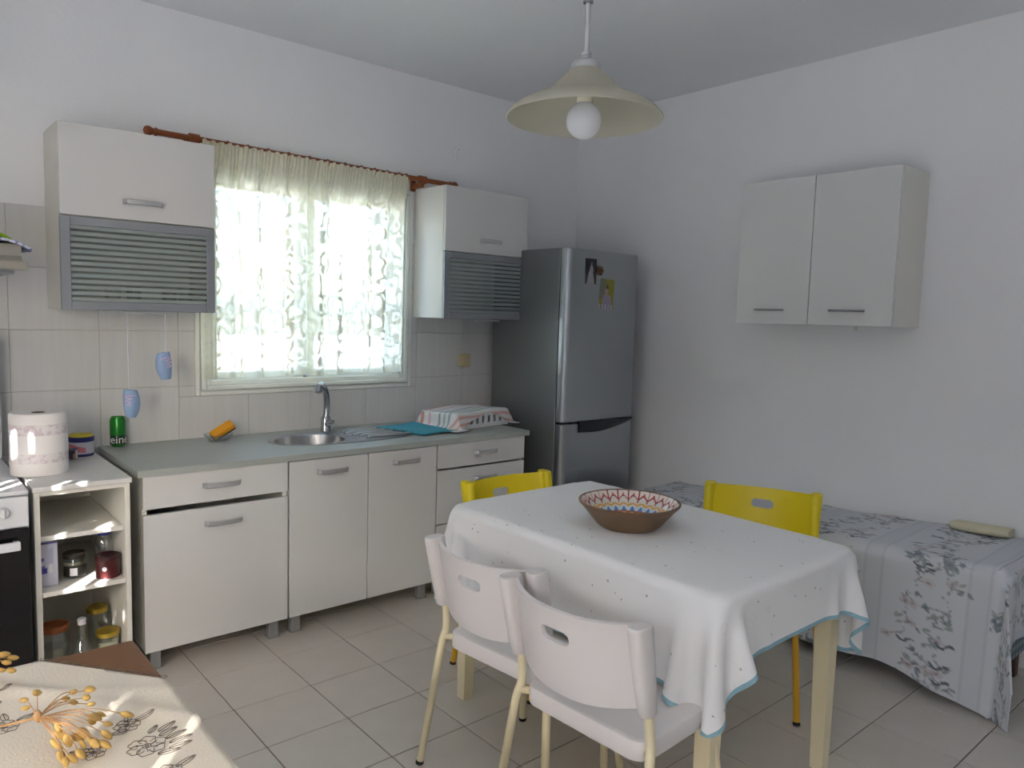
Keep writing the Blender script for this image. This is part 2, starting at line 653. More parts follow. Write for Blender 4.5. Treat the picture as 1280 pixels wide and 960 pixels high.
def grid_mesh(name, Pts, uv=None, col=None, flip=False):
    """mesh from an (n, m, 3) array, with optional uv (n, m, 2) and colour (n, m, 3)"""
    n, m = Pts.shape[:2]
    idx = np.arange(n * m).reshape(n, m)
    q = np.stack([idx[:-1, :-1], idx[1:, :-1], idx[1:, 1:], idx[:-1, 1:]], -1).reshape(-1, 4)
    if flip:
        q = q[:, ::-1]
    me = bpy.data.meshes.new(name)
    me.from_pydata(Pts.reshape(-1, 3).tolist(), [], q.tolist())
    if uv is not None:
        ul = me.uv_layers.new(name='UVMap')
        ul.data.foreach_set('uv', uv.reshape(-1, 2)[q.reshape(-1)].astype(np.float32).ravel())
    if col is not None:
        ca = me.color_attributes.new('Col', 'FLOAT_COLOR', 'POINT')
        c4 = np.concatenate([col.reshape(-1, 3), np.ones((n * m, 1))], 1)
        ca.data.foreach_set('color', c4.astype(np.float32).ravel())
    me.update()
    return me


def lin(c):
    return np.array(srgb(*c)[:3])


def copy_tree(o, parent=None):
    c = o.copy()
    COL.objects.link(c)
    if parent is not None:
        c.parent = parent
    for ch in o.children:
        copy_tree(ch, c)
    return c


# ------------------------------------------------------------------ room
TW = 0.20
b = B()
box(b, LX - TW, TW, 0, TW, -0.05, WIN[2])
box(b, LX - TW, TW, 0, TW, WIN[3], H + 0.1)
box(b, LX - TW, WIN[0], 0, TW, WIN[2], WIN[3])
box(b, WIN[1], TW, 0, TW, WIN[2], WIN[3])
wall_back = struct('wall_back', b, M['plaster'])
b = B()
box(b, 0, TW, FY - TW, 0, -0.05, H + 0.1)
struct('wall_right', b, M['plaster'])
b = B()
yy = [FY - TW, BIGW[0], BIGW[1], DOOR[0], DOOR[1], 0.0]
box(b, LX - TW, LX, yy[0], yy[1], -0.05, H + 0.1)
box(b, LX - TW, LX, yy[1], yy[2], BIGW[3], H + 0.1)
box(b, LX - TW, LX, yy[1], yy[2], -0.05, BIGW[2])
box(b, LX - TW, LX, yy[2], yy[3], -0.05, H + 0.1)
box(b, LX - TW, LX, yy[3], yy[4], DOOR[3], H + 0.1)
box(b, LX - TW, LX, yy[3], yy[4], -0.05, DOOR[2])
box(b, LX - TW, LX, yy[4], yy[5], -0.05, H + 0.1)
struct('wall_left', b, M['plaster'])
b = B()
box(b, LX, 0, FY - TW, FY, -0.05, H + 0.1)
struct('wall_front', b, M['plaster'])
b = B()
box(b, LX, 0, FY, 0, H, H + 0.1)
struct('ceiling', b, M['ceiling'])
b = B()
box(b, LX - TW, TW, FY - TW, TW, -0.09, -0.004)
floor = struct('floor', b, M['grout'])

# floor tiles, one object each
TS = 0.300
OX, OY = -2.4894, -0.8061
tm = None
i0, i1 = math.floor((LX - OX) / TS), math.ceil((0 - OX) / TS)
j0, j1 = math.floor((FY - OY) / TS), math.ceil((0 - OY) / TS)
for i in range(i0, i1):
    for j in range(j0, j1):
        xa, xb = max(OX + i * TS, LX), min(OX + (i + 1) * TS, 0)
        ya, yb = max(OY + j * TS, FY), min(OY + (j + 1) * TS, 0)
        if xb - xa < 0.02 or yb - ya < 0.02:
            continue
        full = abs(xb - xa - TS) < 1e-6 and abs(yb - ya - TS) < 1e-6
        cx, cy_ = (xa + xb) / 2, (ya + yb) / 2
        g = 0.0020
        if full and tm is not None:
            o = bpy.data.objects.new('floor_tile', tm)
            COL.objects.link(o)
            o.location = (cx, cy_, 0)
        else:
            bb = B()
            box(bb, xa + g, xb - g, ya + g, yb - g, -0.0045, 0.0, 0.0012)
            o = obj('floor_tile', bb, M['floor_tile'], None, origin=(cx, cy_, 0))
            if full:
                tm = o.data
        o.parent = floor

# wall tiles round the worktop, cut where the window casing sits
CAS = (-2.566, -1.347, 1.030, 2.155)


def minus(r, c):
    x0, x1, z0, z1 = r
    a0, a1, b0, b1 = max(x0, c[0]), min(x1, c[1]), max(z0, c[2]), min(z1, c[3])
    if a0 >= a1 or b0 >= b1:
        return [r]
    out = []
    if z0 < b0: out.append((x0, x1, z0, b0))
    if b1 < z1: out.append((x0, x1, b1, z1))
    if x0 < a0: out.append((x0, a0, b0, b1))
    if a1 < x1: out.append((a1, x1, b0, b1))
    return out


wtm = None
zrows = [0.558, 0.820, 1.082, 1.344, 1.606, 1.862]
for ci in range(-6, 9):
    xa = -2.641 + 0.3345 * ci
    xb = xa + 0.3345
    xa, xb = max(xa, LX), min(xb, -0.001)
    if xb - xa < 0.03:
        continue
    for za, zb in zip(zrows, zrows[1:]):
        for (a, c, d, e) in minus((xa, xb, za, zb), CAS):
            if c - a < 0.008 or e - d < 0.008:
                continue
            bb = B()
            g = 0.0012
            box(bb, a + g, c - g, -0.008, 0.0, d + g, e - g, 0.0015)
            obj('wall_tile', bb, M['wall_tile'], wall_back)
# a strip of grout behind them
b = B()
box(b, LX, -0.001, -0.005, 0.0, 0.558, CAS[2])
box(b, LX, CAS[0], -0.005, 0.0, CAS[2], 1.858)
box(b, CAS[1], -0.001, -0.005, 0.0, CAS[2], 1.858)
obj('grout', b, M['wall_grout'], wall_back)

# outside
b = B()
box(b, -40, 40, -40, 40, -0.30, -0.12)
tag(obj('ground', b, M['concrete']), kind='structure', label='pale sunlit terrace outside the house')

# added unseen sheet blocking sun and sky; its aimed slits shape the thin sunbeams
RFX0, RFX1, RFY0, RFY1, RFZ = -7.2, LX - TW, -7.5, 1.5, 2.78


AZ = Vector((SUN_DIR.x, SUN_DIR.y, 0)).normalized()      # slits run with the sun's bearing
PZ = Vector((-AZ.y, AZ.x, 0))


def beam_slit(px, py, pz, ln, wd):
    """slit aimed through the added sheet, ln along the bearing and wd across, whose beam reaches (px, py, pz)"""
    q = Vector((px, py, pz)) + SUN_DIR * ((RFZ - pz) / SUN_DIR.z)
    a_, p_ = q.dot(AZ), q.dot(PZ)
    return (a_ - ln / 2, a_ + ln / 2, p_ - wd / 2, p_ + wd / 2)


GAPS = [beam_slit(*g_) for g_ in (
    (-3.250, -.690, .812, .13, .006), (-3.185, -.700, .812, .045, .016),
    (-3.262, -.680, .628, .070, .008), (-3.275, -.700, .628, .020, .016), (-3.108, -.640, .628, .10, .008), (-3.100, -.665, .628, .08, .006),
    (-3.190, -.645, .430, .24, .006), (-3.160, -.650, .430, .20, .006), (-3.120, -.680, .430, .09, .014),
    (-3.043, -.650, .260, .06, .007), (-3.362, -.470, .930, .14, .022), (-3.318, -.525, .945, .10, .005),
    (-3.400, -.640, .815, .22, .010), (-3.440, -.600, .815, .20, .008),
    (-3.350, -2.640, .740, .34, .0045), (-3.400, -2.500, .740, .24, .0018), (-3.470, -2.330, .740, .18, .0016))]
ra = [Vector((x, y, 0)).dot(AZ) for x in (RFX0, RFX1) for y in (RFY0, RFY1)]
rp = [Vector((x, y, 0)).dot(PZ) for x in (RFX0, RFX1) for y in (RFY0, RFY1)]
rects = [(min(ra), max(ra), min(rp), max(rp))]
for g_ in GAPS:
    rects = [q for r_ in rects for q in minus(r_, g_)]
b = B()
for (a, c, d, e) in rects:
    vs = [b.verts.new(AZ * i + PZ * j + Vector((0, 0, z))) for z in (RFZ, RFZ + .012) for i, j in ((a, d), (c, d), (c, e), (a, e))]
    for q in ((0, 3, 2, 1), (4, 5, 6, 7), (0, 1, 5, 4), (1, 2, 6, 5), (2, 3, 7, 6), (3, 0, 4, 7)):
        b.faces.new([vs[i] for i in q])
for co, no in (((RFX0, 0, 0), (-1, 0, 0)), ((RFX1, 0, 0), (1, 0, 0)), ((0, RFY0, 0), (0, -1, 0)), ((0, RFY1, 0), (0, 1, 0))):
    bmesh.ops.bisect_plane(b, geom=b.verts[:] + b.edges[:] + b.faces[:], plane_co=co, plane_no=no, clear_outer=True)
tag(obj('sun_blocker_sheet', b, mat('sun_blocker_brown', srgb(150, 128, 92), 0.9, vary=0.15, scale=12)), kind='structure')
b = B()
box(b, -11.4, -11.2, -14, 8, -0.12, 3.7)
tag(obj('sky_blocker', b, M['blocker_grey']), kind='structure')  # unseen slab added outside to cut the low sky light from the left

# window
w = thing('window_1', 'white two-leaf window behind the lace curtain', None, (-1.95, 0, 1.03), kind='structure')
b = B()
for k, (wd, dp) in enumerate(((0.0, 0.016), (0.028, 0.026), (0.050, 0.014))):
    x0, x1, z0, z1 = CAS[0] + wd, CAS[1] - wd, CAS[2] + wd, CAS[3] - wd
    wn = 0.022 if k < 2 else 0.024
    box(b, x0, x0 + wn, -dp, 0.03, z0, z1, 0.004)
    box(b, x1 - wn, x1, -dp, 0.03, z0, z1, 0.004)
    box(b, x0 + wn, x1 - wn, -dp, 0.03, z0, z0 + wn, 0.004)
    box(b, x0 + wn, x1 - wn, -dp, 0.03, z1 - wn, z1, 0.004)
M['window_paint'] = mat('white_window_paint', srgb(230, 232, 228), 0.35, vary=0.01)
obj('casing', b, M['window_paint'], w)
MID = -1.985
for s, (x0, x1) in enumerate(((WIN[0], MID), (MID + 0.004, WIN[1]))):
    b = B()
    sw = 0.042
    z0, z1 = WIN[2] + 0.002, WIN[3] - 0.002
    box(b, x0 + 0.002, x0 + sw, 0.012, 0.055, z0, z1, 0.005)
    box(b, x1 - sw, x1 - 0.002, 0.012, 0.055, z0, z1, 0.005)
    box(b, x0 + sw, x1 - sw, 0.012, 0.055, z0, z0 + sw, 0.005)
    box(b, x0 + sw, x1 - sw, 0.012, 0.055, z1 - sw, z1, 0.005)
    box(b, x0 + sw, x1 - sw, 0.016, 0.050, 1.445, 1.463, 0.004)
    sa = obj('sash', b, M['window_paint'], w)
    b = B()
    box(b, x0 + sw - 0.004, x1 - sw + 0.004, 0.031, 0.035, z0 + sw - 0.004, z1 - sw + 0.004)
    obj('pane', b, M['window_glass'], sa)
b = B()
box(b, MID - 0.020, MID - 0.004, 0.000, 0.012, 1.102, 1.155, 0.003)
obj('window_handle', b, M['steel'], w)

# left-wall openings (outside the frame): frames only, they let the sun and the sky in
for nm, (ya, yb, za, zb) in (('window_3', DOOR), ('window_2', BIGW)):
    b = B()
    t_ = 0.05
    box(b, LX - 0.12, LX - 0.05, ya, ya + t_, za, zb, 0.004)
    box(b, LX - 0.12, LX - 0.05, yb - t_, yb, za, zb, 0.004)
    box(b, LX - 0.12, LX - 0.05, ya + t_, yb - t_, zb - t_, zb, 0.004)
    struct(nm, b, M['window_paint'])

# ------------------------------------------------------------------ kitchen units


def bar_handle(name, p0, p1, out, m, parent, r=0.006, wide=0.021, lab=None):
    """flat bowed bar handle from p0 to p1, standing off the front along `out`"""
    p0, p1, out = Vector(p0), Vector(p1), Vector(out)
    ax = (p1 - p0).normalized()
    upv = ax.cross(out)
    b = B()
    L = (p1 - p0).length
    prof = [(0.0, 0.0), (0.012, 0.020), (0.04, 0.026), (0.5 * L, 0.027), (L - 0.04, 0.026), (L - 0.012, 0.020), (L, 0.0)]
    rings = []
    for d, h in prof:
        c = p0 + ax * d + out * h
        th = 0.004
        nrm = out
        rings.append([c + upv * wide * .5, c + nrm * th + upv * wide * .35, c + nrm * th - upv * wide * .35, c - upv * wide * .5])
    loft(b, rings)
    return obj(name, b, m, parent, smooth=40)


DY = -0.650      # front face of the doors
WT = 0.826       # worktop height


def carcass(name, parent, x0, x1, yb, yf, z0, z1, top=True):
    b = B()
    t = 0.018
    box(b, x0, x0 + t, yb, yf, z0, z1)
    box(b, x1 - t, x1, yb, yf, z0, z1)
    box(b, x0 + t, x1 - t, yb, yf, z0, z0 + t)
    box(b, x0 + t, x1 - t, yb, yb - 0.006, z0 + t, z1)
    if top:
        box(b, x0 + t, x1 - t, yb, yf, z1 - t, z1)
    return obj(name, b, M['carcass'], parent)


def front(name, parent, x0, x1, z0, z1, y=DY, hx=None, hz=None, hw=0.155):
    b = B()
    box(b, x0, x1, y, y + 0.018, z0, z1, 0.0018, 2)
    o = obj(name, b, M['white_laminate'], parent)
    if hx is not None:
        bar_handle('handle', (hx - hw / 2, y, hz), (hx + hw / 2, y, hz), (0, -1, 0), M['handle'], o)
    return o


def base_unit(label, x0, x1, kind):
    t = thing('base_cabinet', label, 'cabinet', ((x0 + x1) / 2, -0.33, 0))
    carcass('body', t, x0 + 0.002, x1 - 0.002, -0.06, DY + 0.019, 0.095, 0.800, top=(kind != 'sink'))
    for lx in (x0 + 0.05, x1 - 0.05):
        for ly in (DY + 0.06, -0.12):
            b = B()
            box(b, lx - 0.021, lx + 0.021, ly - 0.021, ly + 0.021, 0.004, 0.094, 0.003)
            box(b, lx - 0.025, lx + 0.025, ly - 0.025, ly + 0.025, 0.0005, 0.006)
            obj('leg', b, M['leg_grey'], t)
    return t


U1 = base_unit('white base cabinet with one drawer over a wide door, beside the open shelf unit', -2.972, -2.380, 'a')
front('drawer', U1, -2.970, -2.382, 0.668, 0.798, hx=-2.668, hz=0.738)
front('door', U1, -2.970, -2.382, 0.090, 0.645, hx=-2.662, hz=0.579)
U2 = base_unit('white base cabinet with two doors under the sink', -2.376, -1.592, 'sink')
front('door', U2, -2.374, -1.986, 0.090, 0.795, hx=-2.168, hz=0.736)
front('door', U2, -1.982, -1.594, 0.090, 0.795, hx=-1.772, hz=0.738)
U3 = base_unit('white chest of drawers unit beside the fridge, behind the yellow chair', -1.588, -1.000, 'a')
front('drawer', U3, -1.586, -1.002, 0.672, 0.798, hx=-1.279, hz=0.738)
front('drawer', U3, -1.586, -1.002, 0.385, 0.662, hx=-1.279, hz=0.600)
front('drawer', U3, -1.586, -1.002, 0.090, 0.377, hx=-1.279, hz=0.315)

# worktop with an oval hole for the sink bowl
wx0, wx1, wyf, wyb = -2.989, -0.973, -0.6592, -0.010
HCX, HCY, HRX, HRY = -2.122, -0.322, 0.184, 0.162
angs = [2 * PI * i / 64 for i in range(64)] + [math.atan2(y - HCY, x - HCX) % (2 * PI) for x in (wx0, wx1) for y in (wyf, wyb)]
angs = sorted(angs)


def on_rect(a):
    c, s_ = math.cos(a), math.sin(a)
    k = min(((wx1 if c > 0 else wx0) - HCX) / c if abs(c) > 1e-9 else 1e9, ((wyb if s_ > 0 else wyf) - HCY) / s_ if abs(s_) > 1e-9 else 1e9)
    return HCX + c * k, HCY + s_ * k


ro = [on_rect(a) for a in angs]
rh = [(HCX + HRX * math.cos(a), HCY + HRY * math.sin(a)) for a in angs]
b = B()
loft(b, [[(x, y, .800) for x, y in rh], [(x, y, .800) for x, y in ro], [(x, y, WT - .002) for x, y in ro],
         [(x + (HCX - x) * .0015, y + (HCY - y) * .006, WT) for x, y in ro], [(x, y, WT) for x, y in rh], [(x, y, .800) for x, y in rh]], True, False, False)
bmesh.ops.remove_doubles(b, verts=b.verts, dist=1e-6)
tag(obj('worktop', b, M['worktop']), 'long pale grey worktop running from the shelf unit to the fridge', 'worktop')
# wall cabinets with striped glass flaps


def wall_unit(label, x0, x1, n_str):
    UY, zt, zb, zs = -0.3135, 2.1634, 1.4366, 1.806
    t = thing('wall_cabinet', label, 'cabinet', ((x0 + x1) / 2, -0.15, zb))
    b = B()
    k = 0.018
    yb, yf = -0.009, UY + 0.020
    box(b, x0, x0 + k, yb, yf, zb, zt)
    box(b, x1 - k, x1, yb, yf, zb, zt)
    box(b, x0 + k, x1 - k, yb, yf, zb, zb + k)
    box(b, x0 + k, x1 - k, yb, yf, zt - k, zt)
    box(b, x0 + k, x1 - k, yb, yf, zs - k / 2, zs + k / 2)
    box(b, x0 + k, x1 - k, yb, yb - 0.006, zb + k, zt - k)
    obj('body', b, M['carcass'], t)
    front('flap_door', t, x0 + 0.001, x1 - 0.001, zs + 0.002, zt, UY, hx=(x0 + x1) / 2 + (0.006 if x0 < -2 else 0.02), hz=1.880)
    # aluminium framed glass flap
    z0, z1 = zb - 0.002, zs - 0.002
    fw = 0.036
    b = B()
    box(b, x0, x0 + fw, UY, UY + 0.019, z0, z1, 0.002)
    box(b, x1 - fw, x1, UY, UY + 0.019, z0, z1, 0.002)
    box(b, x0 + fw, x1 - fw, UY, UY + 0.019, z0, z0 + fw, 0.002)
    box(b, x0 + fw, x1 - fw, UY, UY + 0.019, z1 - fw, z1, 0.002)
    fr = obj('glass_door', b, M['alu'], t)
    b = B()
    box(b, x0 + fw, x1 - fw, UY + 0.008, UY + 0.012, z0 + fw, z1 - fw)
    obj('pane', b, M['cabinet_glass'], fr)
    step = (z1 - z0 - 2 * fw) / (n_str + 0.58)
    for i in range(n_str + 1):
        za = z0 + fw + i * step
        b = B()
        box(b, x0 + fw, x1 - fw, UY + 0.0055, UY + 0.0078, za, za + step * 0.58)
        obj('frosted_stripe', b, M['frost'], fr)
    hx = (x0 + x1) / 2 + 0.0
    b = B()
    box(b, hx - 0.085, hx + 0.085, UY - 0.020, UY + 0.002, z0 - 0.012, z0 - 0.002, 0.002)
    obj('handle', b, M['handle'], fr)
    # interior glasses on the cabinet floor
    return t


wall_unit('white wall cabinet with a striped glass flap, left of the curtained window', -3.1685, -2.5725, 12)
wall_unit('white wall cabinet with a striped glass flap, beside the fridge', -1.3298, -0.7249, 12)


def tumbler(cx, cy, z, h=0.085, r=0.032):
    b = B()
    lathe(b, [(r * 0.82, z), (r * 0.9, z + h * .3), (r, z + h), (r * .93, z + h), (r * .8, z + .01), (0.001, z + .008)], cx, cy, 16, True, True)
    return b


for k, (gx, gy) in enumerate(((-2.96, -0.20), (-2.87, -0.16), (-2.74, -0.22), (-2.66, -0.18))):
    tag(obj('drinking_glass', tumbler(gx, gy, 1.4552, 0.075 + 0.008 * (k % 2)), M['jar_glass'], smooth=40),
        '%s drinking glass dimly seen behind the striped flap left of the window' % ('leftmost', 'second', 'third', 'rightmost')[k], 'glass', 'glasses behind the striped flap')

# double wall cabinet on the right wall
t = thing('wall_cabinet', 'white two-door wall cabinet alone on the right wall above the bed', 'cabinet', (-0.15, -1.89, 1.4577))
WX, y0, y1, z0, z1 = -0.301, -2.284, -1.493, 1.4577, 2.168
b = B()
k = 0.018
box(b, WX + 0.020, -0.002, y0, y0 + k, z0, z1)
box(b, WX + 0.020, -0.002, y1 - k, y1, z0, z1)
box(b, WX + 0.020, -0.002, y0 + k, y1 - k, z0, z0 + k)
box(b, WX + 0.020, -0.002, y0 + k, y1 - k, z1 - k, z1)
box(b, -0.010, -0.002, y0 + k, y1 - k, z0 + k, z1 - k)
obj('body', b, M['carcass'], t)
for (ya, yb, h0, h1) in ((-1.887, y1, -1.772, -1.614), (y0, -1.891, -2.172, -2.004)):
    b = B()
    box(b, WX, WX + 0.018, ya, yb, z0, z1, 0.002, 2)
    d = obj('door', b, M['white_laminate'], t)
    b = B()
    tube(b, [(WX - 0.024, h0, 1.527), (WX - 0.024, h1, 1.527)], 0.0055, 10)
    for hy in (h0 + 0.012, h1 - 0.012):
        tube(b, [(WX + 0.001, hy, 1.527), (WX - 0.024, hy, 1.527)], 0.0045, 8)
    obj('handle', b, M['chrome'], d, smooth=50)
b = B()
box(b, -0.20, -0.185, -2.08, -2.07, z0 - 0.022, z0, 0.002)
obj('hanger', b, M['carcass'], t)

# sink
t = thing('sink', 'stainless steel sink with an oval bowl and ribbed drainer set in the worktop', 'sink', (-1.93, -0.32, WT))
# outer rim plate as an ellipse-ended plate with an elliptical bowl
bx, by_, brx, bry = -2.122, -0.322, 0.172, 0.150
N = 56
b = B()
ox0, ox1, oyc, ory = -2.325, -1.500, -0.322, 0.196


def outer(a):
    c, s = math.cos(a), math.sin(a)
    n_ = 2.4
    mx, hx_ = (ox0 + ox1) / 2, (ox1 - ox0) / 2
    return (mx + hx_ * math.copysign(abs(c) ** (2 / n_), c), oyc + ory * math.copysign(abs(s) ** (2 / n_), s))


def rings_ell(rx, ry, z, cx=bx):
    return [(cx + rx * math.cos(2 * PI * i / N), by_ + ry * math.sin(2 * PI * i / N), z) for i in range(N)]


ang = []
for i in range(N):
    a = 2 * PI * i / N
    # outer points seen from the bowl centre at the same angle
    d = Vector((math.cos(a), math.sin(a)))
    lo, hi = 0.0, 1.2
    for _ in range(40):
        mid_ = (lo + hi) / 2
        px, py = bx + d.x * mid_, by_ + d.y * mid_
        u_ = abs((px - (ox0 + ox1) / 2) / ((ox1 - ox0) / 2)) ** 2.4 + abs((py - oyc) / ory) ** 2.4
        if u_ < 1:
            lo = mid_
        else:
            hi = mid_
    ang.append((bx + d.x * lo, by_ + d.y * lo))
rim0 = [(x, y, WT + 0.0005) for x, y in ang]
rim1 = [(x + (bx - x) * 0.012, y + (by_ - y) * 0.02, WT + 0.0045) for x, y in ang]
rim2 = [(x + (bx - x) * 0.05, y + (by_ - y) * 0.07, WT + 0.0025) for x, y in ang]
loft(b, [rim0, rim1, rim2, rings_ell(brx + 0.010, bry + 0.010, WT + 0.003), rings_ell(brx, bry, WT - 0.002),
         rings_ell(brx * .97, bry * .97, WT - 0.05), rings_ell(brx * .9, bry * .9, WT - 0.12), rings_ell(brx * .72, bry * .72, WT - 0.145),
         rings_ell(0.03, 0.03, WT - 0.150)], True, False, True)
obj('basin', b, M['steel'], t, smooth=50)
for k in range(5):
    yk = -0.438 + k * 0.058
    b = B()
    tube(b, [(-1.90 + 0.03 * abs(k - 3) / 3, yk, WT + 0.000), (-1.86, yk, WT + 0.006), (-1.62, yk, WT + 0.006), (-1.575 - 0.05 * abs(k - 2) / 2, yk, WT + 0.000)], 0.010, 10)
    obj('drainer_rib', b, M['steel'], t, smooth=60)

# tap
t = thing('tap', 'chrome mixer tap with an arched spout behind the sink bowl', 'tap', (-1.953, -0.150, WT))
b = B()
lathe(b, [(0.027, WT + .0045), (0.027, WT + .010), (0.026, WT + .012), (0.0255, WT + .072), (0.020, WT + .084)], -1.953, -0.150, 20)
obj('body', b, M['chrome'], t, smooth=40)
b = B()
P = smooth_path([(-1.953, -0.150, WT + .072), (-1.947, -0.148, .955), (-1.955, -0.158, 1.020), (-1.985, -0.190, 1.066), (-2.030, -0.245, 1.086), (-2.058, -0.278, 1.078)])
tube(b, P, [0.0165] * len(P), 12)
tube(b, [(-2.052, -0.270, 1.084), (-2.060, -0.281, 1.052)], [0.019, 0.0175], 12)
obj('spout', b, M['chrome'], t, smooth=50)
b = B()
tube(b, [(-1.953, -0.160, .872), (-1.950, -0.182, .874), (-1.945, -0.215, .890)], [0.020, 0.016, 0.011], 10)
obj('lever', b, M['chrome'], t, smooth=50)

# ------------------------------------------------------------------ fridge
FX0, FX1, FYF, FZ = -0.770, -0.155, -0.7122, 1.8512
t = thing('fridge', 'tall silver fridge-freezer standing in the corner by the worktop', 'fridge', (-0.4625, -0.42, 0))
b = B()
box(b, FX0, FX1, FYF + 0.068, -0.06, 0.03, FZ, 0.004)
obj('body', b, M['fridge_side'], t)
b = B()
box(b, FX0 + 0.008, FX1 - 0.008, FYF + 0.056, FYF + 0.068, 0.06, FZ - 0.01)
obj('gasket', b, M['gasket'], t)


def fdoor(z0, z1):
    b = B()
    r = 0.036
    out = []
    yb, yf = FYF + 0.056, FYF
    pts = [(FX0, yb)]
    for i in range(9):
        a = PI + PI / 2 * i / 8
        pts.append((FX0 + r + r * math.cos(a), yf + r + r * math.sin(a)))
    for i in range(9):
        a = 1.5 * PI + PI / 2 * i / 8
        pts.append((FX1 - r + r * math.cos(a), yf + r + r * math.sin(a)))
    pts.append((FX1, yb))
    cx = (FX0 + FX1) / 2
    rings = []
    for z, s in ((z0, 0.004), (z0 + 0.004, 0), (z1 - 0.004, 0), (z1, 0.004)):
        rings.append([(x + (cx - x) * s / 0.3, y + s if y < yb - 0.001 else y, z) for x, y in pts])
    loft(b, rings)
    return b


SPL = 0.852
up_ = obj('upper_door', fdoor(SPL + 0.006, FZ - 0.002), M['fridge'], t, smooth=35)
lo_ = obj('lower_door', fdoor(0.075, SPL - 0.006), M['fridge'], t, smooth=35)
b = B()
ring = []
hx0, hx1 = FX0 + 0.125, FX1 - 0.005
for k in range(13):
    f = k / 12
    x = hx0 + (hx1 - hx0) * f
    top = SPL + 0.010 - 0.006 * f
    bot = SPL - 0.058 - 0.006 * math.sin(PI * min(1, f * 1.6)) * (1 - f) + 0.050 * max(0, (f - 0.25) / 0.75) ** 1.6
    dp = 0.036 * math.sin(PI * min(1.0, 0.12 + f * 0.82)) ** 0.6
    y_ = FYF + (0.014 if f > .96 else 0.002)
    ring.append([(x, y_ + 0.004, top), (x, y_ - dp * .7, top - 0.002), (x, y_ - dp, (top + bot) / 2), (x, y_ - dp * .7, bot + 0.003), (x, y_ + 0.004, bot)])
loft(b, ring)
obj('handle', b, M['black_plastic'], lo_, smooth=40)
for fx in (FX0 + .06, FX1 - .06):
    for fy in (FYF + 0.12, -0.12):
        b = B()
        lathe(b, [(0.02, 0.0005), (0.02, 0.032)], fx, fy, 12)
        obj('foot', b, M['gasket'], t)
b = B()
box(b, FX0 + 0.02, FX1 - 0.02, FYF + 0.05, FYF + 0.068, 0.03, 0.072)
obj('plinth', b, M['gasket'], t)


def print_card(name, label, cat, x0, x1, z0, z1, y, fn, tilt=0.0, n=(36, 52)):
    """small flat print with a drawn picture; fn(u, v) -> colour"""
    nx, nz = n
    P_ = np.zeros((nx, nz, 3))
    C_ = np.zeros((nx, nz, 3))
    cx, cz = (x0 + x1) / 2, (z0 + z1) / 2
    for i in range(nx):
        for j in range(nz):
            u, v = i / (nx - 1), j / (nz - 1)
            dx, dz = (u - .5) * (x1 - x0), (v - .5) * (z1 - z0)
            P_[i, j] = (dx * math.cos(tilt) - dz * math.sin(tilt), 0, dx * math.sin(tilt) + dz * math.cos(tilt))
            C_[i, j] = lin(fn(u, v))
    me = grid_mesh(name, P_, col=C_)
    o = obj(name, me, M['paper_print'], None, origin=(cx, y, cz))
    md = o.modifiers.new('thick', 'SOLIDIFY')
    md.thickness = 0.0012
    md.offset = 0
    return tag(o, label, cat)


def photo_a(u, v):
    c = (52, 52, 60)
    if v > 0.62 and u > .1: c = (40, 42, 48)
    hw = 0.10 + 0.34 * max(0, 0.72 - v)
    if v < 0.74 and abs(u - 0.5 - 0.05 * (v > .5)) < hw: c = (168, 164, 168)
    if (u - .55) ** 2 * 2 + (v - .80) ** 2 < 0.006: c = (150, 132, 124)
    if u < .10 and v < .4: c = (90, 96, 104)
    if u > .84 and v < .35: c = (58, 50, 44)
    return c


def photo_b(u, v):
    c = (146, 142, 52)
    if u < .40 and v > .35: c = (120, 126, 104)
    if v < .48 and abs(u - .52) < .26 + .25 * (0.48 - v): c = (160, 150, 172)
    if (u - .46) ** 2 * 1.6 + (v - .60) ** 2 < .022: c = (178, 150, 146)
    if (u - .50) ** 2 * 1.6 + (v - .72) ** 2 < .012 and v > .68: c = (84, 72, 62)
    if v < .16 and (int(u * 14) % 3 == 0): c = (200, 196, 204)
    return c


print_card('photo_print', 'small photo of a person in a long white dress on the fridge door', 'photo', -0.634, -0.540, 1.655, 1.800, FYF - 0.0012, photo_a)
print_card('photo_print', 'small photo with a yellow background stuck low on the upper fridge door', 'photo', -0.505, -0.385, 1.512, 1.690, FYF - 0.0012, photo_b, -0.06)
t = thing('fridge_magnet', 'brown flower-shaped magnet at the edge of the white dress photo', 'magnet', (-0.515, FYF - 0.004, 1.735))
b = B()
for k in range(6):
    a = k * PI / 3
    lathe(b, [(0.004, 0), (0.013, 0.002), (0.011, 0.006), (0.003, 0.008)], 0.017 * math.cos(a), 0.017 * math.sin(a), 10)
lathe(b, [(0.012, 0), (0.012, 0.008), (0.004, 0.011)], 0, 0, 10)
bmesh.ops.rotate(b, verts=b.verts, cent=(0, 0, 0), matrix=Matrix.Rotation(PI / 2, 3, 'X'))
bmesh.ops.translate(b, verts=b.verts, vec=(-0.515, FYF - 0.0035, 1.735))
obj('flower', b, M['magnet'], t, smooth=50)

# ------------------------------------------------------------------ curtain, rod
t = thing('curtain_rod', 'brown turned wooden curtain rod above the window', 'curtain rod', (-1.95, -0.10, 2.2))


def rodz(x):
    return 2.226 + (2.208 - 2.226) * (x + 2.778) / (1.652)


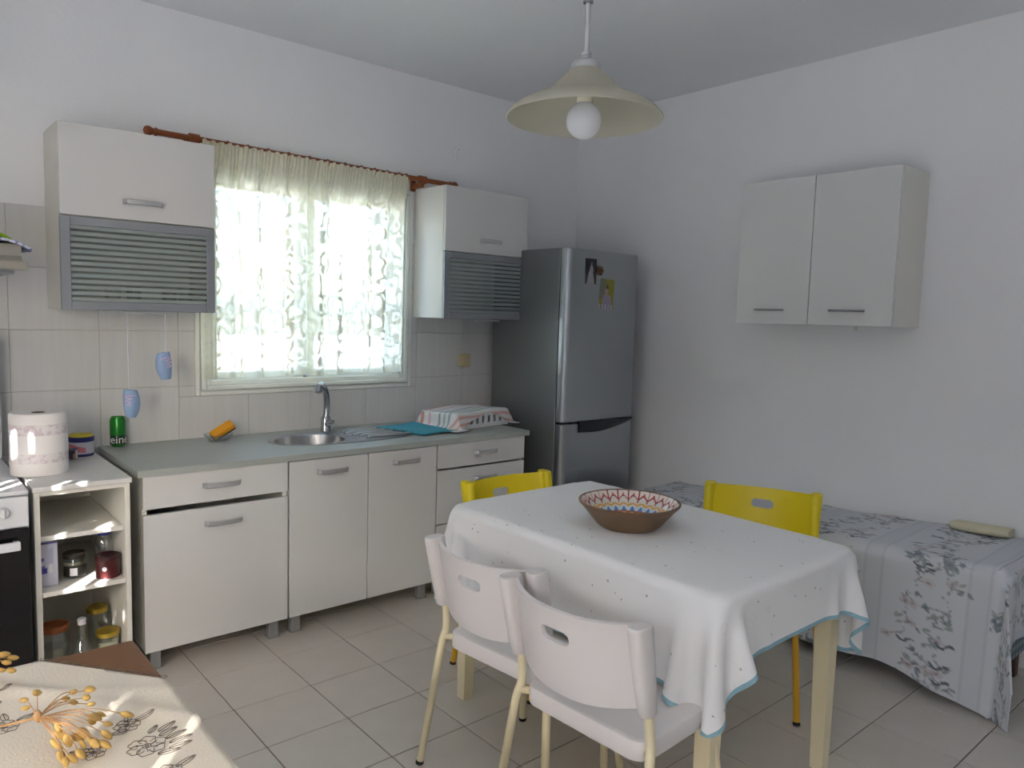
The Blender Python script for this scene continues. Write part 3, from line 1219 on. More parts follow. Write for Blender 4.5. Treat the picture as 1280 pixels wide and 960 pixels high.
b = B()
tube(b, [(-2.765, -0.10, rodz(-2.765)), (-1.14, -0.10, rodz(-1.14))], 0.0135, 12)
obj('pole', b, M['wood_rod'], t, smooth=50)
for sx, s in ((-2.765, -1), (-1.14, 1)):
    b = B()
    prof = [(0.0, 0.0), (0.020, 0.002), (0.022, 0.012), (0.014, 0.018), (0.020, 0.026), (0.026, 0.040), (0.020, 0.054), (0.004, 0.060)]
    lathe(b, [(max(r * .85, .001), z) for r, z in prof], 0, 0, 14)
    bmesh.ops.rotate(b, verts=b.verts, cent=(0, 0, 0), matrix=Matrix.Rotation(s * PI / 2, 3, 'Y'))
    bmesh.ops.translate(b, verts=b.verts, vec=(sx - s * 0.02, -0.10, rodz(sx)))
    obj('finial', b, M['wood_rod'], t, smooth=50)
for bxk in (-2.590, -1.345):
    b = B()
    z = rodz(bxk)
    box(b, bxk - 0.018, bxk + 0.018, -0.012, 0.0, z - 0.055, z + 0.03, 0.004)
    box(b, bxk - 0.012, bxk + 0.012, -0.108, -0.010, z - 0.042, z - 0.013, 0.004)
    tube(b, [(bxk - 0.022, -0.10, z), (bxk + 0.022, -0.10, z)], 0.022, 14)
    obj('bracket', b, M['wood_rod'], t, smooth=40)
for rx in [-2.44, -2.345, -2.245, -2.14, -2.03, -1.93, -1.83, -1.735, -1.655, -1.575, -1.50, -1.455]:
    b = B()
    z = rodz(rx) - 0.006
    pts = [(rx + 0.003 * math.sin(2 * PI * i / 20), -0.10 + 0.0205 * math.cos(2 * PI * i / 20), z + 0.0205 * math.sin(2 * PI * i / 20)) for i in range(21)]
    tube(b, pts, 0.0042, 8)
    obj('ring', b, M['wood_rod'], t, smooth=60)

nx, nz = 420, 70
P_ = np.zeros((nx, nz, 3))
UV = np.zeros((nx, nz, 2))
cx0, cx1, cz0 = -2.562, -1.452, 1.118
ph = RNG.uniform(0, 2 * PI, 12)
for i in range(nx):
    u = i / (nx - 1)
    x = cx0 + (cx1 - cx0) * u
    zt = rodz(x) - 0.002
    big = 0.016 * math.sin(2 * PI * 9.5 * u + ph[0] + 0.9 * math.sin(2 * PI * 2.1 * u + ph[1])) + 0.007 * math.sin(2 * PI * 17 * u + ph[2])
    fine = 0.0045 * math.sin(2 * PI * 58 * u + 1.4 * math.sin(2 * PI * 7 * u + ph[3]))
    sx = 0.010 * math.sin(2 * PI * 9.5 * u + ph[5])
    for j in range(nz):
        v = j / (nz - 1)
        top = max(0.0, (v - 0.86) / 0.14)
        g = top ** 0.7
        y = -0.085 + big * (1 - 0.75 * g) + fine * (0.15 + 1.1 * g) - 0.046 * g
        zb = cz0 + 0.010 * u + 0.004 * math.sin(2 * PI * 3 * u)
        P_[i, j] = (x + sx * (1 - g) + (0.012 * (u - .3) * (v - 1)), y, zb + (zt - zb) * v + 0.004 * g * math.sin(2 * PI * 29 * u))
        UV[i, j] = (u * 1.9, v)
UV[..., 1] *= 1.0
me = grid_mesh('curtain', P_, UV)
tag(obj('curtain', me, M['lace'], None, smooth=180), 'gathered white lace curtain hanging over the window', 'curtain')

# ring hook on the wall
t = thing('wall_hook', 'small white ring hook fixed high on the back wall', 'hook', (-1.029, 0, 2.405))
b = B()
pts = [(-1.029 + 0.030 * math.cos(a), -0.014, 2.405 + 0.042 * math.sin(a)) for a in [0.45 * PI + 1.25 * PI * i / 20 for i in range(21)]]
tube(b, pts, 0.0042, 8)
box(b, -1.046, -1.022, -0.010, 0.001, 2.438, 2.452, 0.002)
obj('ring', b, M['plaster'], t, smooth=60)

# socket on the tiles
t = thing('wall_switch', 'aged beige switch box on the tiles beside the fridge', 'switch', (-0.964, -0.02, 1.178))
b = B()
slab(b, -1.003, -0.925, -0.0395, 0.0395, 0, 0.030, 0.008, 0.004)
bmesh.ops.rotate(b, verts=b.verts, cent=(0, 0, 0), matrix=Matrix.Rotation(PI / 2, 3, 'X'))
bmesh.ops.translate(b, verts=b.verts, vec=(0, -0.008, 1.178))
bx_ = obj('box', b, M['beige_plastic'], t, smooth=40)
b = B()
box(b, -0.990, -0.938, -0.042, -0.037, 1.152, 1.204, 0.002)
obj('rocker', b, M['beige_plastic'], t)

# ------------------------------------------------------------------ pendant lamp
LXc, LYc, RZ = -2.2743, -2.2735, 1.993
t = thing('pendant_lamp', 'pendant lamp with a wide cream glass shade and a bare globe bulb', 'lamp', (LXc, LYc, H))
b = B()
prof = [(0.0435, .122), (0.050, .114), (0.062, .102), (0.078, .086), (0.094, .071), (0.112, .058), (0.132, .048), (0.157, .038), (0.180, .026), (0.198, .013), (0.2085, 0.0)]
outp = [(r, RZ + z) for r, z in prof]
inn = [(r - 0.003, RZ + z - 0.003) for r, z in reversed(prof)]
lathe(b, outp + [(0.2095, RZ - 0.003), (0.207, RZ - 0.005)] + inn, LXc, LYc, 56, False, False)
obj('lamp_shade', b, M['shade_glass'], t, smooth=60)
b = B()
lathe(b, [(0.006, RZ + .148), (0.030, RZ + .146), (0.040, RZ + .136), (0.042, RZ + .118), (0.039, RZ + .117), (0.036, RZ + .130), (0.006, RZ + .136)], LXc, LYc, 28)
lathe(b, [(0.011, RZ + .146), (0.014, RZ + .150), (0.014, RZ + .156), (0.010, RZ + .158), (0.013, RZ + .161), (0.013, RZ + .167), (0.008, RZ + .170)], LXc, LYc, 20)
obj('cap', b, M['handle'], t, smooth=40)
b = B()
tube(b, [(LXc, LYc, RZ + .165), (LXc, LYc, RZ + .300)], 0.0072, 14)
obj('rod', b, M['handle'], t, smooth=60)
b = B()
lathe(b, [(0.009, RZ + .292), (0.0135, RZ + .294), (0.0135, RZ + .300), (0.0115, RZ + .303), (0.0135, RZ + .306), (0.0135, RZ + .322), (0.010, RZ + .326), (0.0125, RZ + .330), (0.0125, RZ + .336), (0.006, RZ + .340)], LXc, LYc, 18)
obj('coupling', b, M['chrome'], t, smooth=40)
b = B()
tube(b, [(LXc, LYc, RZ + .335), (LXc, LYc, H - 0.03)], 0.0068, 12)
lathe(b, [(0.008, H - .05), (0.05, H - .03), (0.055, H - .001)], LXc, LYc, 24)
obj('stem', b, M['handle'], t, smooth=50)
b = B()
lathe(b, [(0.019, RZ + .120), (0.020, RZ + .075), (0.0235, RZ + .073), (0.0235, RZ + .058), (0.0215, RZ + .055), (0.0215, RZ + .040), (0.018, RZ + .036)], LXc, LYc, 22)
obj('socket', b, M['socket_cream'], t, smooth=40)
b = B()
BC = RZ - 0.008
prof = [(0.0165, BC + .052), (0.019, BC + .048)]
prof += [(0.0485 * math.cos(a), BC + 0.0485 * math.sin(a)) for a in [math.radians(66 - 155 * i / 18) for i in range(19)]]
lathe(b, prof, LXc, LYc, 32)
obj('bulb', b, M['bulb'], t, smooth=60)

# ------------------------------------------------------------------ dining table and its cloth
TX0, TX1, TY0, TY1, TZ = -2.115, -1.365, -2.670, -1.492, 0.748
t = thing('dining_table', 'dining table with cream square legs under the dotted white cloth', 'table', ((TX0 + TX1) / 2, (TY0 + TY1) / 2, 0))
b = B()
slab(b, TX0 + .014, TX1 - .014, TY0 + .014, TY1 - .014, TZ - 0.030, TZ - 0.004, 0.012, 0.004)
obj('table_top', b, M['leg_cream'], t, smooth=40)
b = B()
ins = 0.05
for (x0, x1, y0, y1) in ((TX0 + ins, TX0 + ins + .02, TY0 + ins, TY1 - ins), (TX1 - ins - .02, TX1 - ins, TY0 + ins, TY1 - ins),
                         (TX0 + ins, TX1 - ins, TY0 + ins, TY0 + ins + .02), (TX0 + ins, TX1 - ins, TY1 - ins - .02, TY1 - ins)):
    box(b, x0, x1, y0, y1, TZ - 0.11, TZ - 0.026)
obj('apron', b, M['leg_cream'], t)
for lx, sx in ((TX0 + .055, -1), (TX1 - .055, 1)):
    for ly, sy in ((TY0 + .055, -1), (TY1 - .055, 1)):
        b = B()
        h0, h1 = 0.030, 0.021
        a, c = [(lx + i * h0, ly + j * h0, TZ - 0.03) for i, j in ((-1, -1), (1, -1), (1, 1), (-1, 1))], [(lx + i * h1 + sx * .006, ly + j * h1 + sy * .006, 0.0005) for i, j in ((-1, -1), (1, -1), (1, 1), (-1, 1))]
        loft(b, [c, a])
        obj('leg', b, M['leg_cream'], t)


def drape(x0, x1, y0, y1, h, top, rect, steps=150, iters=14, seed=1, ground=None, corner=0.0):
    """position-based cloth laid flat at `top`, dropping over the box `rect`; returns (n, m, 3)"""
    nx, ny = int(round((x1 - x0) / h)) + 1, int(round((y1 - y0) / h)) + 1
    X, Y = np.meshgrid(np.linspace(x0, x1, nx), np.linspace(y0, y1, ny), indexing='ij')
    r = np.random.default_rng(seed)
    if corner > 0:
        ex, ey = np.maximum(0, np.maximum(x0 + corner - X, X - x1 + corner)), np.maximum(0, np.maximum(y0 + corner - Y, Y - y1 + corner))
        k_ = np.where((ex > 0) & (ey > 0), np.maximum(ex, ey) / (np.hypot(ex, ey) + 1e-9), 1.0)
        X = np.where(ex > 0, np.where(X < (x0 + x1) / 2, x0 + corner - ex * k_, x1 - corner + ex * k_), X)
        Y = np.where(ey > 0, np.where(Y < (y0 + y1) / 2, y0 + corner - ey * k_, y1 - corner + ey * k_), Y)
    Z = np.full_like(X, top + 0.002)
    p = np.stack([X, Y, Z], -1)
    p[..., 2] += r.normal(0, 0.0008, X.shape)
    hx, hy = (x1 - x0) / (nx - 1), (y1 - y0) / (ny - 1)
    hd = math.hypot(hx, hy)
    prev = p.copy()
    rx0, rx1, ry0, ry1 = rect
    cons = []
    for par in (0, 1):
        cons.append((np.s_[par:-1:2, :], np.s_[par + 1::2, :], hx, 1.0))
        cons.append((np.s_[:, par:-1:2], np.s_[:, par + 1::2], hy, 1.0))
    for par in (0, 1):
        cons.append((np.s_[par:-1:2, :-1], np.s_[par + 1::2, 1:], hd, 0.5))
        cons.append((np.s_[par:-1:2, 1:], np.s_[par + 1::2, :-1], hd, 0.5))
    for par in (0, 1, 2, 3):
        cons.append((np.s_[par:-2:4, :], np.s_[par + 2::4, :], 2 * hx, 0.12))
        cons.append((np.s_[:, par:-2:4], np.s_[:, par + 2::4], 2 * hy, 0.12))
    rest = []
    for sa, sb, L, k in cons:
        a, c = p[sa], p[sb]
        n = min(a.shape[0], c.shape[0]), min(a.shape[1], c.shape[1])
        rest.append(np.linalg.norm((c[:n[0], :n[1]] - a[:n[0], :n[1]])[..., :2], axis=-1, keepdims=True))
    dt2g = 9.8 * (1 / 60.) ** 2
    for st in range(steps):
        v = (p - prev) * 0.93
        prev = p.copy()
        p = p + v
        p[..., 2] -= dt2g
        for _ in range(iters):
            for (sa, sb, L_, k), L in zip(cons, rest):
                a, c = p[sa], p[sb]
                n = min(a.shape[0], c.shape[0]), min(a.shape[1], c.shape[1])
                a, c = a[:n[0], :n[1]], c[:n[0], :n[1]]
                d = c - a
                l_ = np.linalg.norm(d, axis=-1, keepdims=True) + 1e-9
                s = d * ((l_ - L) / l_) * (0.5 * k)
                a += s
                c -= s
            inx = (p[..., 0] > rx0) & (p[..., 0] < rx1) & (p[..., 1] > ry0) & (p[..., 1] < ry1) & (p[..., 2] < top)
            if inx.any():
                q = p[inx]
                dx0, dx1, dy0, dy1 = q[:, 0] - rx0, rx1 - q[:, 0], q[:, 1] - ry0, ry1 - q[:, 1]
                dz = top - q[:, 2]
                m_ = np.min(np.stack([dx0, dx1, dy0, dy1, dz]), 0)
                up_m = dz <= m_ + 1e-9
                q[up_m, 2] = top
                for dd, ax, val in ((dx0, 0, rx0), (dx1, 0, rx1), (dy0, 1, ry0), (dy1, 1, ry1)):
                    mm = (~up_m) & (dd <= m_ + 1e-9)
                    q[mm, ax] = val
                p[inx] = q
                # friction on the top
            on = (p[..., 2] <= top + 1e-4) & (p[..., 0] > rx0) & (p[..., 0] < rx1) & (p[..., 1] > ry0) & (p[..., 1] < ry1)
            p[on, :2] = p[on, :2] * 0.2 + prev[on, :2] * 0.8
            if ground is not None:
                p[..., 2] = np.maximum(p[..., 2], ground)
    return p


def cloth_objects(name, label, cat, P_, m, hem_m, hem=1, crease=None):
    """cloth with its outermost rows split off as a hem"""
    n, k = P_.shape[:2]
    u = np.stack(np.meshgrid(np.linspace(0, 1, n) * n / 60, np.linspace(0, 1, k) * k / 60, indexing='ij'), -1)
    idx = np.arange(n * k).reshape(n, k)

    def part(rows, nm, mm, parent=None):
        me = bpy.data.meshes.new(nm)
        q = []
        for i in range(n - 1):
            for j in range(k - 1):
                edge = i < hem or j < hem or i >= n - 1 - hem or j >= k - 1 - hem
                if edge == rows:
                    q.append((idx[i, j], idx[i + 1, j], idx[i + 1, j + 1], idx[i, j + 1]))
        used = sorted({v for f in q for v in f})
        mp = {v: a for a, v in enumerate(used)}
        flat = P_.reshape(-1, 3)
        o0 = off(parent)
        me.from_pydata([tuple(flat[v]) for v in used], [], [tuple(mp[v] for v in f) for f in q])
        ul = me.uv_layers.new(name='UVMap')
        uf = u.reshape(-1, 2)
        ul.data.foreach_set('uv', np.array([uf[v] for f in q for v in f], dtype=np.float32).ravel())
        if crease and not rows:
            inv = {a: divmod(v, k) for v, a in mp.items()}
            i0_, i1_, j0_, j1_ = crease
            cr = []
            for ed_ in me.edges:
                (a, b_), (c_, d_) = inv[ed_.vertices[0]], inv[ed_.vertices[1]]
                on = (a == c_ and a in (i0_, i1_) and j0_ <= min(b_, d_) and max(b_, d_) <= j1_) or (b_ == d_ and b_ in (j0_, j1_) and i0_ <= min(a, c_) and max(a, c_) <= i1_)
                cr.append(1.0 if on else 0.0)
            at_ = me.attributes.new('crease_edge', 'FLOAT', 'EDGE')
            at_.data.foreach_set('value', cr)
        o = obj(nm, me, mm, parent, smooth=180)
        md = o.modifiers.new('sub', 'SUBSURF')
        md.levels = md.render_levels = 1
        md.boundary_smooth = 'PRESERVE_CORNERS'
        return o

    for a_, b_ in ((np.s_[1, :], np.s_[0, :]), (np.s_[-2, :], np.s_[-1, :])):
        P_[a_] += (P_[b_] - P_[a_]) * .42
    for a_, b_ in ((np.s_[:, 1], np.s_[:, 0]), (np.s_[:, -2], np.s_[:, -1])):
        P_[a_] += (P_[b_] - P_[a_]) * .42
    c = tag(part(False, name, m), label, cat)
    part(True, 'hem_trim', hem_m, c)
    return c


CT = TZ + 0.006
CH_ = (TX1 - TX0 + 0.020) / 36
CX0, CX1, CY0 = TX0 - 0.010, TX1 + 0.010, TY0 - 0.010
CY1 = CY0 + 56 * CH_
PC = drape(CX0 - 12 * CH_, CX1 + 13 * CH_, CY0 - 8 * CH_, CY1 + 10 * CH_, CH_, CT, (CX0 - .003, CX1 + .003, CY0 - .003, CY1 + .003), corner=0.15)
cloth_objects('tablecloth', 'white cloth with tiny dots and a teal hem over the dining table', 'tablecloth', PC, M['tablecloth'], M['hem_teal'], crease=(12, 12 + 36, 8, 8 + 56))

# patterned bowl on it
BXc, BYc, BZ = -1.795, -2.085, CT + 0.002
t = thing('bowl', 'brown stoneware bowl with a painted inside, on the dining table', 'bowl', (BXc, BYc, BZ))
b = B()
R0 = 0.172
lathe(b, [(0.075, BZ), (0.098, BZ), (0.112, BZ + .012), (0.136, BZ + .040), (0.158, BZ + .066), (R0, BZ + .080), (R0 + .002, BZ + .086), (R0 - .004, BZ + .088)], BXc, BYc, 64, True, False)
obj('outside', b, M['bowl_brown'], t, smooth=50)
na, nr = 360, 70
P_ = np.zeros((na + 1, nr, 3))
C_ = np.zeros((na + 1, nr, 3))
pr = [(R0 - .004, .088), (0.160, .074), (0.140, .048), (0.116, .022), (0.095, .010), (0.05, .007), (0.0, .006)]
pr_r = np.array([a for a, _ in pr])
pr_z = np.array([c for _, c in pr])
cum = np.concatenate([[0], np.cumsum(np.hypot(np.diff(pr_r), np.diff(pr_z)))])
cum /= cum[-1]


def bowl_col(a, s):
    N = 26
    f = (a * N / (2 * PI)) % 1.0
    tri = abs(f - .5) * 2
    cream = (222, 212, 204)
    if s < 0.02: return (96, 70, 52)
    if s < 0.25:
        q = (s - .02) / .23
        lo = .40 + .34 * min(1, max(0, (tri - .12) / .76))
        if tri > .88 and q < .74: return (150, 62, 70)
        if abs(q - lo) < .085: return (158, 66, 68)
        if abs(q - .24) < .07 and tri < .16: return (178, 92, 92)
        if q > lo + .1 and tri > .8: return (176, 120, 90)
        return cream if q < lo else (206, 206, 200)
    if s < 0.33:
        q = (s - .25) / .08
        if abs(q - (.15 + .6 * tri)) < .3: return (204, 156, 84)
        return (214, 208, 198)
    if s < 0.42:
        q = (s - .33) / .09
        if tri < .15 + .55 * q: return (76, 116, 178)
        return (188, 204, 212)
    if s < 0.54:
        q = (s - .42) / .12
        if q < .16 or q > .88: return (164, 96, 60)
        if tri < .55 and abs(q - .5) < .28: return (224, 186, 136)
        return (188, 112, 72)
    if s < 0.57: return (206, 190, 164)
    if abs(s - .60) < .018: return (150, 98, 66)
    return (214, 200, 176)


for i in range(na + 1):
    a = 2 * PI * i / na
    for j in range(nr):
        s = j / (nr - 1)
        r_, z_ = np.interp(s, cum, pr_r), np.interp(s, cum, pr_z)
        P_[i, j] = (r_ * math.cos(a), r_ * math.sin(a), z_)
        C_[i, j] = lin(bowl_col(a, s))
me = grid_mesh('painted_inside', P_, col=C_)
o = obj('painted_inside', me, M['glazed_print'], t, smooth=180)

# ------------------------------------------------------------------ chairs


def chair(label, white, loc, rot, cname):
    mp, ml = (M['chair_white'], M['leg_cream']) if white else (M['chair_yellow'], M['leg_mustard'])
    t = thing('dining_chair', label, 'chair', loc, rot, 'plastic chairs round the dining table')
    OFF[t.name] = Vector((0, 0, 0))
    return t, mp, ml


def backrest_mesh():
    ns, nt = 45, 21
    W = 0.218
    sl = np.linspace(-1, 1, ns)
    bm = B()

    def pos(s, tt):
        zb = 0.528 + 0.030 * abs(s) ** 2
        ztp = 0.757 + 0.012 * abs(s) ** 3
        z = zb + (ztp - zb) * tt
        lean = -0.222 - (z - 0.53) * 0.20
        x = lean + 0.085 * abs(s) ** 2.3 - 0.045
        return Vector((x, s * W, z))

    # slot as a stadium in (s, t)
    def in_slot(s, tt):
        y, z = s * W, tt * 0.21
        zc, hl, r = 0.148, 0.030, 0.0165
        d = math.hypot(max(0, abs(y) - hl), z - zc)
        return d - r

    g = [[bm.verts.new(pos(sl[i], j / (nt - 1))) for j in range(nt)] for i in range(ns)]
    for i in range(ns - 1):
        for j in range(nt - 1):
            sc, tc = (sl[i] + sl[i + 1]) / 2, (j + .5) / (nt - 1)
            if in_slot(sc, tc) < 0.0:
                continue
            bm.faces.new((g[i][j], g[i + 1][j], g[i + 1][j + 1], g[i][j + 1]))
    # snap the hole's rim to the stadium outline
    for i in range(ns):
        for j in range(nt):
            v = g[i][j]
            if v.link_faces and any(e.is_boundary for e in v.link_edges) and 0 < j < nt - 1 and 0 < i < ns - 1:
                y, z = sl[i] * W, j / (nt - 1) * 0.21
                zc, hl, r = 0.148, 0.030, 0.0165
                cx = max(-hl, min(hl, y))
                d = Vector((y - cx, z - zc))
                if d.length < 1e-6:
                    continue
                d = d.normalized() * r
                v.co = pos((cx + d.x) / W, (zc + d.y) / 0.21)
    bmesh.ops.delete(bm, geom=[v for v in bm.verts if not v.link_faces], context='VERTS')
    bmesh.ops.recalc_face_normals(bm, faces=bm.faces)
    bmesh.ops.solidify(bm, geom=list(bm.faces), thickness=0.011)
    # sleeves that take the rear tubes
    for sg in (-1, 1):
        rings = []
        for z, k in ((0.541, .62), (0.545, .76), (0.60, .88), (0.68, .98), (0.760, 1.04), (0.767, 1.01), (0.770, .93)):
            cx = -0.222 - (z - 0.53) * 0.20 + 0.024
            cyv = sg * (W - 0.004)
            rr_ = []
            for i in range(16):
                a = 2 * PI * i / 16
                c, s = math.cos(a), math.sin(a)
                rr_.append((cx + 0.034 * k * math.copysign(abs(c) ** .7, c), cyv + 0.0215 * k * math.copysign(abs(s) ** .8, s), z))
            rings.append(rr_)
        loft(bm, rings)
    return bm


def seat_mesh():
    bm = B()
    x0, x1, yh = -0.198, 0.208, 0.203
    rings = []
    e, r = 0.012, 0.045
    for z, d in ((0.405, .008), (0.407, .002), (0.412, 0), (0.450, .001), (0.4545, .003), (0.456, .007), (0.4555, .02), (0.452, .06), (0.449, .13)):
        rings.append(rrect(x0 + d, x1 - d, -yh + d, yh - d, max(r - d * .5, 0.006), z, 6))
    loft(bm, rings)
    return bm


def build_chair(label, white, loc, rot):
    t, mp, ml = chair(label, white, loc, rot, '')
    obj('seat', seat_mesh(), mp, t, smooth=40)
    obj('backrest', backrest_mesh(), mp, t, smooth=40)
    for sg in (-1, 1):
        bm = B()
        y = sg * 0.213
        P = smooth_path([(-0.226, y, .70), (-0.203, y, .580), (-0.190, sg * .2145, .500), (-0.188, sg * .218, .450), (-0.200, sg * .226, .40), (-0.222, sg * .246, .20), (-0.245, sg * .266, .012)], 5)
        tube(bm, P, 0.0122, 10)
        lg = obj('leg', bm, ml, t, smooth=60)
        bm = B()
        tube(bm, [(-0.2455, sg * .2665, .009), (-0.2465, sg * .2676, .001)], 0.0135, 10)
        obj('foot', bm, M['rubber'], lg, smooth=60)
        bm = B()
        P = smooth_path([(0.120, sg * .178, .404), (0.135, sg * .182, .385), (0.165, sg * .20, .20), (0.190, sg * .215, .012)], 5)
        tube(bm, P, 0.0122, 10)
        lg = obj('leg', bm, ml, t, smooth=60)
        bm = B()
        tube(bm, [(0.1905, sg * .2153, .009), (0.1915, sg * .2158, .001)], 0.0135, 10)
        obj('foot', bm, M['rubber'], lg, smooth=60)
    bm = B()
    for sg in (-1, 1):
        tube(bm, [(-0.192, sg * .217, .432), (-0.160, sg * .19, .425), (0.13, sg * .175, .400)], 0.011, 8)
    tube(bm, [(-0.10, -.187, .404), (-0.10, .187, .404)], 0.010, 8)
    obj('seat_support', bm, ml, t, smooth=60)
    return t


CH = [
    ('white plastic chair with cream legs at the table, nearer the sink', True, (-2.168, -2.035, 0), 0.10),
    ('front white plastic chair with cream legs, the cloth corner hanging beside its seat', True, (-2.212, -2.452, 0), 0.05),
    ('yellow plastic chair between the dining table and the base cabinets', False, (-1.680, -1.545, 0), -PI / 2 - 0.02),
    ('yellow plastic chair between the dining table and the bed', False, (-1.140, -2.165, 0), PI + 0.42),
]
for c in CH:
    build_chair(*c)

# ------------------------------------------------------------------ bed
BX0, BX1, BY0, BY1 = -0.590, -0.015, -2.850, -0.930


def bedtop(y):
    f = (y - BY1) / (BY0 - BY1)
    return 0.468 + 0.100 * f


t = thing('bed', 'narrow bed with a checked base and brown legs along the right wall', 'bed', ((BX0 + BX1) / 2, (BY0 + BY1) / 2, 0))
b = B()
slab(b, BX0 + 0.03, BX1, BY0 + 0.02, BY1 - 0.02, 0.095, 0.33, 0.03, 0.01)
obj('base', b, M['gingham'], t, smooth=40)
b = B()
rings = []
for z, d in ((0.332, .02), (0.345, .002), (0.40, 0.0), (0.44, .003), (0.458, .02), (0.462, .06)):
    rr_ = rrect(BX0 + 0.012 + d, BX1 - d, BY0 + 0.012 + d, BY1 - 0.012 - d, max(.06 - d * .5, .01), z, 6)
    rings.append([(x, y, z + (bedtop(y) - 0.474 if z > .39 else 0)) for x, y, z in rr_])
loft(b, rings)
obj('mattress', b, M['cream_cloth'], t, smooth=50)
for lx in (BX0 + .19, BX1 - .10):
    for ly in (BY0 + .05, BY1 - .10):
        b = B()
        box(b, lx - .024, lx + .024, ly - .024, ly + .024, 0.0005, 0.096, 0.004)
        obj('leg', b, M['mattress_leg'], t)

# printed bedspread: a drawn canvas sampled at the vertices
CW, CHh = 460, 300          # along the bed, across


def draw_spread():
    c = np.zeros((CW, CHh, 3))
    base, stripe = np.array([206, 209, 214.]), np.array([202, 206, 212.])
    for k in range(CW):
        f = k % 76
        w_ = 1.0 if 58 <= f <= 72 else 0.0
        c[k, :] = base * (1 - w_) + stripe * w_
        if f in (58, 59, 71, 72):
            c[k, :] = c[k, :] * .80 + np.array([160, 166, 176.]) * .20
    r = random.Random(5)

    def blob(x, y, rad, colr, alpha=.8):
        x0_, x1_ = max(0, int(x - rad - 1)), min(CW, int(x + rad + 2))
        y0_, y1_ = max(0, int(y - rad - 1)), min(CHh, int(y + rad + 2))
        for i in range(x0_, x1_):
            for j in range(y0_, y1_):
                if (i - x) ** 2 + (j - y) ** 2 <= rad * rad:
                    c[i, j] = c[i, j] * (1 - alpha) + np.array(colr) * alpha

    def leaflets(px, py, n):
        for q in range(n):
            lx, ly = px + r.uniform(-6, 6), py + r.uniform(-6, 6)
            aa = r.uniform(0, PI)
            cc = r.choice([(120, 134, 136), (138, 148, 148), (112, 122, 132), (150, 156, 156)])
            for s_ in range(-3, 4):
                blob(lx + math.cos(aa) * s_, ly + math.sin(aa) * s_, 1.7 - abs(s_) * .35, cc, .42)

    for band in range(-1, 8):
        bxc = 28 + band * 76
        for trunk in range(2):
            y = r.uniform(-30, 0)
            x = bxc + (trunk - .5) * 22
            while y < CHh + 10:
                y += 1.6
                x += r.uniform(-2.0, 2.0) + (bxc + (trunk - .5) * 22 - x) * .05
                if r.random() < .42:
                    blob(x, y, 1.0, (128, 130, 138), .55)
                if r.random() < .20:
                    a_ = r.uniform(0, 2 * PI)
                    px, py = x, y
                    for s_ in range(r.randint(3, 13)):
                        a_ += r.uniform(-.3, .3)
                        px += math.cos(a_)
                        py += math.sin(a_)
                        blob(px, py, .9, (136, 138, 144), .5)
                    if r.random() < .72:
                        leaflets(px, py, r.randint(2, 5))
                    else:
                        for q in range(5):
                            aa = q * 2 * PI / 5
                            blob(px + 2.8 * math.cos(aa), py + 2.8 * math.sin(aa), 2.1, r.choice([(190, 180, 184), (178, 166, 172), (196, 190, 190)]), .6)
                        blob(px, py, 1.3, (146, 128, 134), .6)
                if r.random() < .03:
                    for s_ in range(14):
                        blob(x + s_ * .9, y + 3 * math.sin(s_ * .4), 1.2, (88, 92, 104), .7)
    return c


CAN = draw_spread()


def canvas_col(i, j):
    q = CAN[min(CW - 1, max(0, int(i)))][min(CHh - 1, max(0, int(j)))]
    return lin(tuple(q))


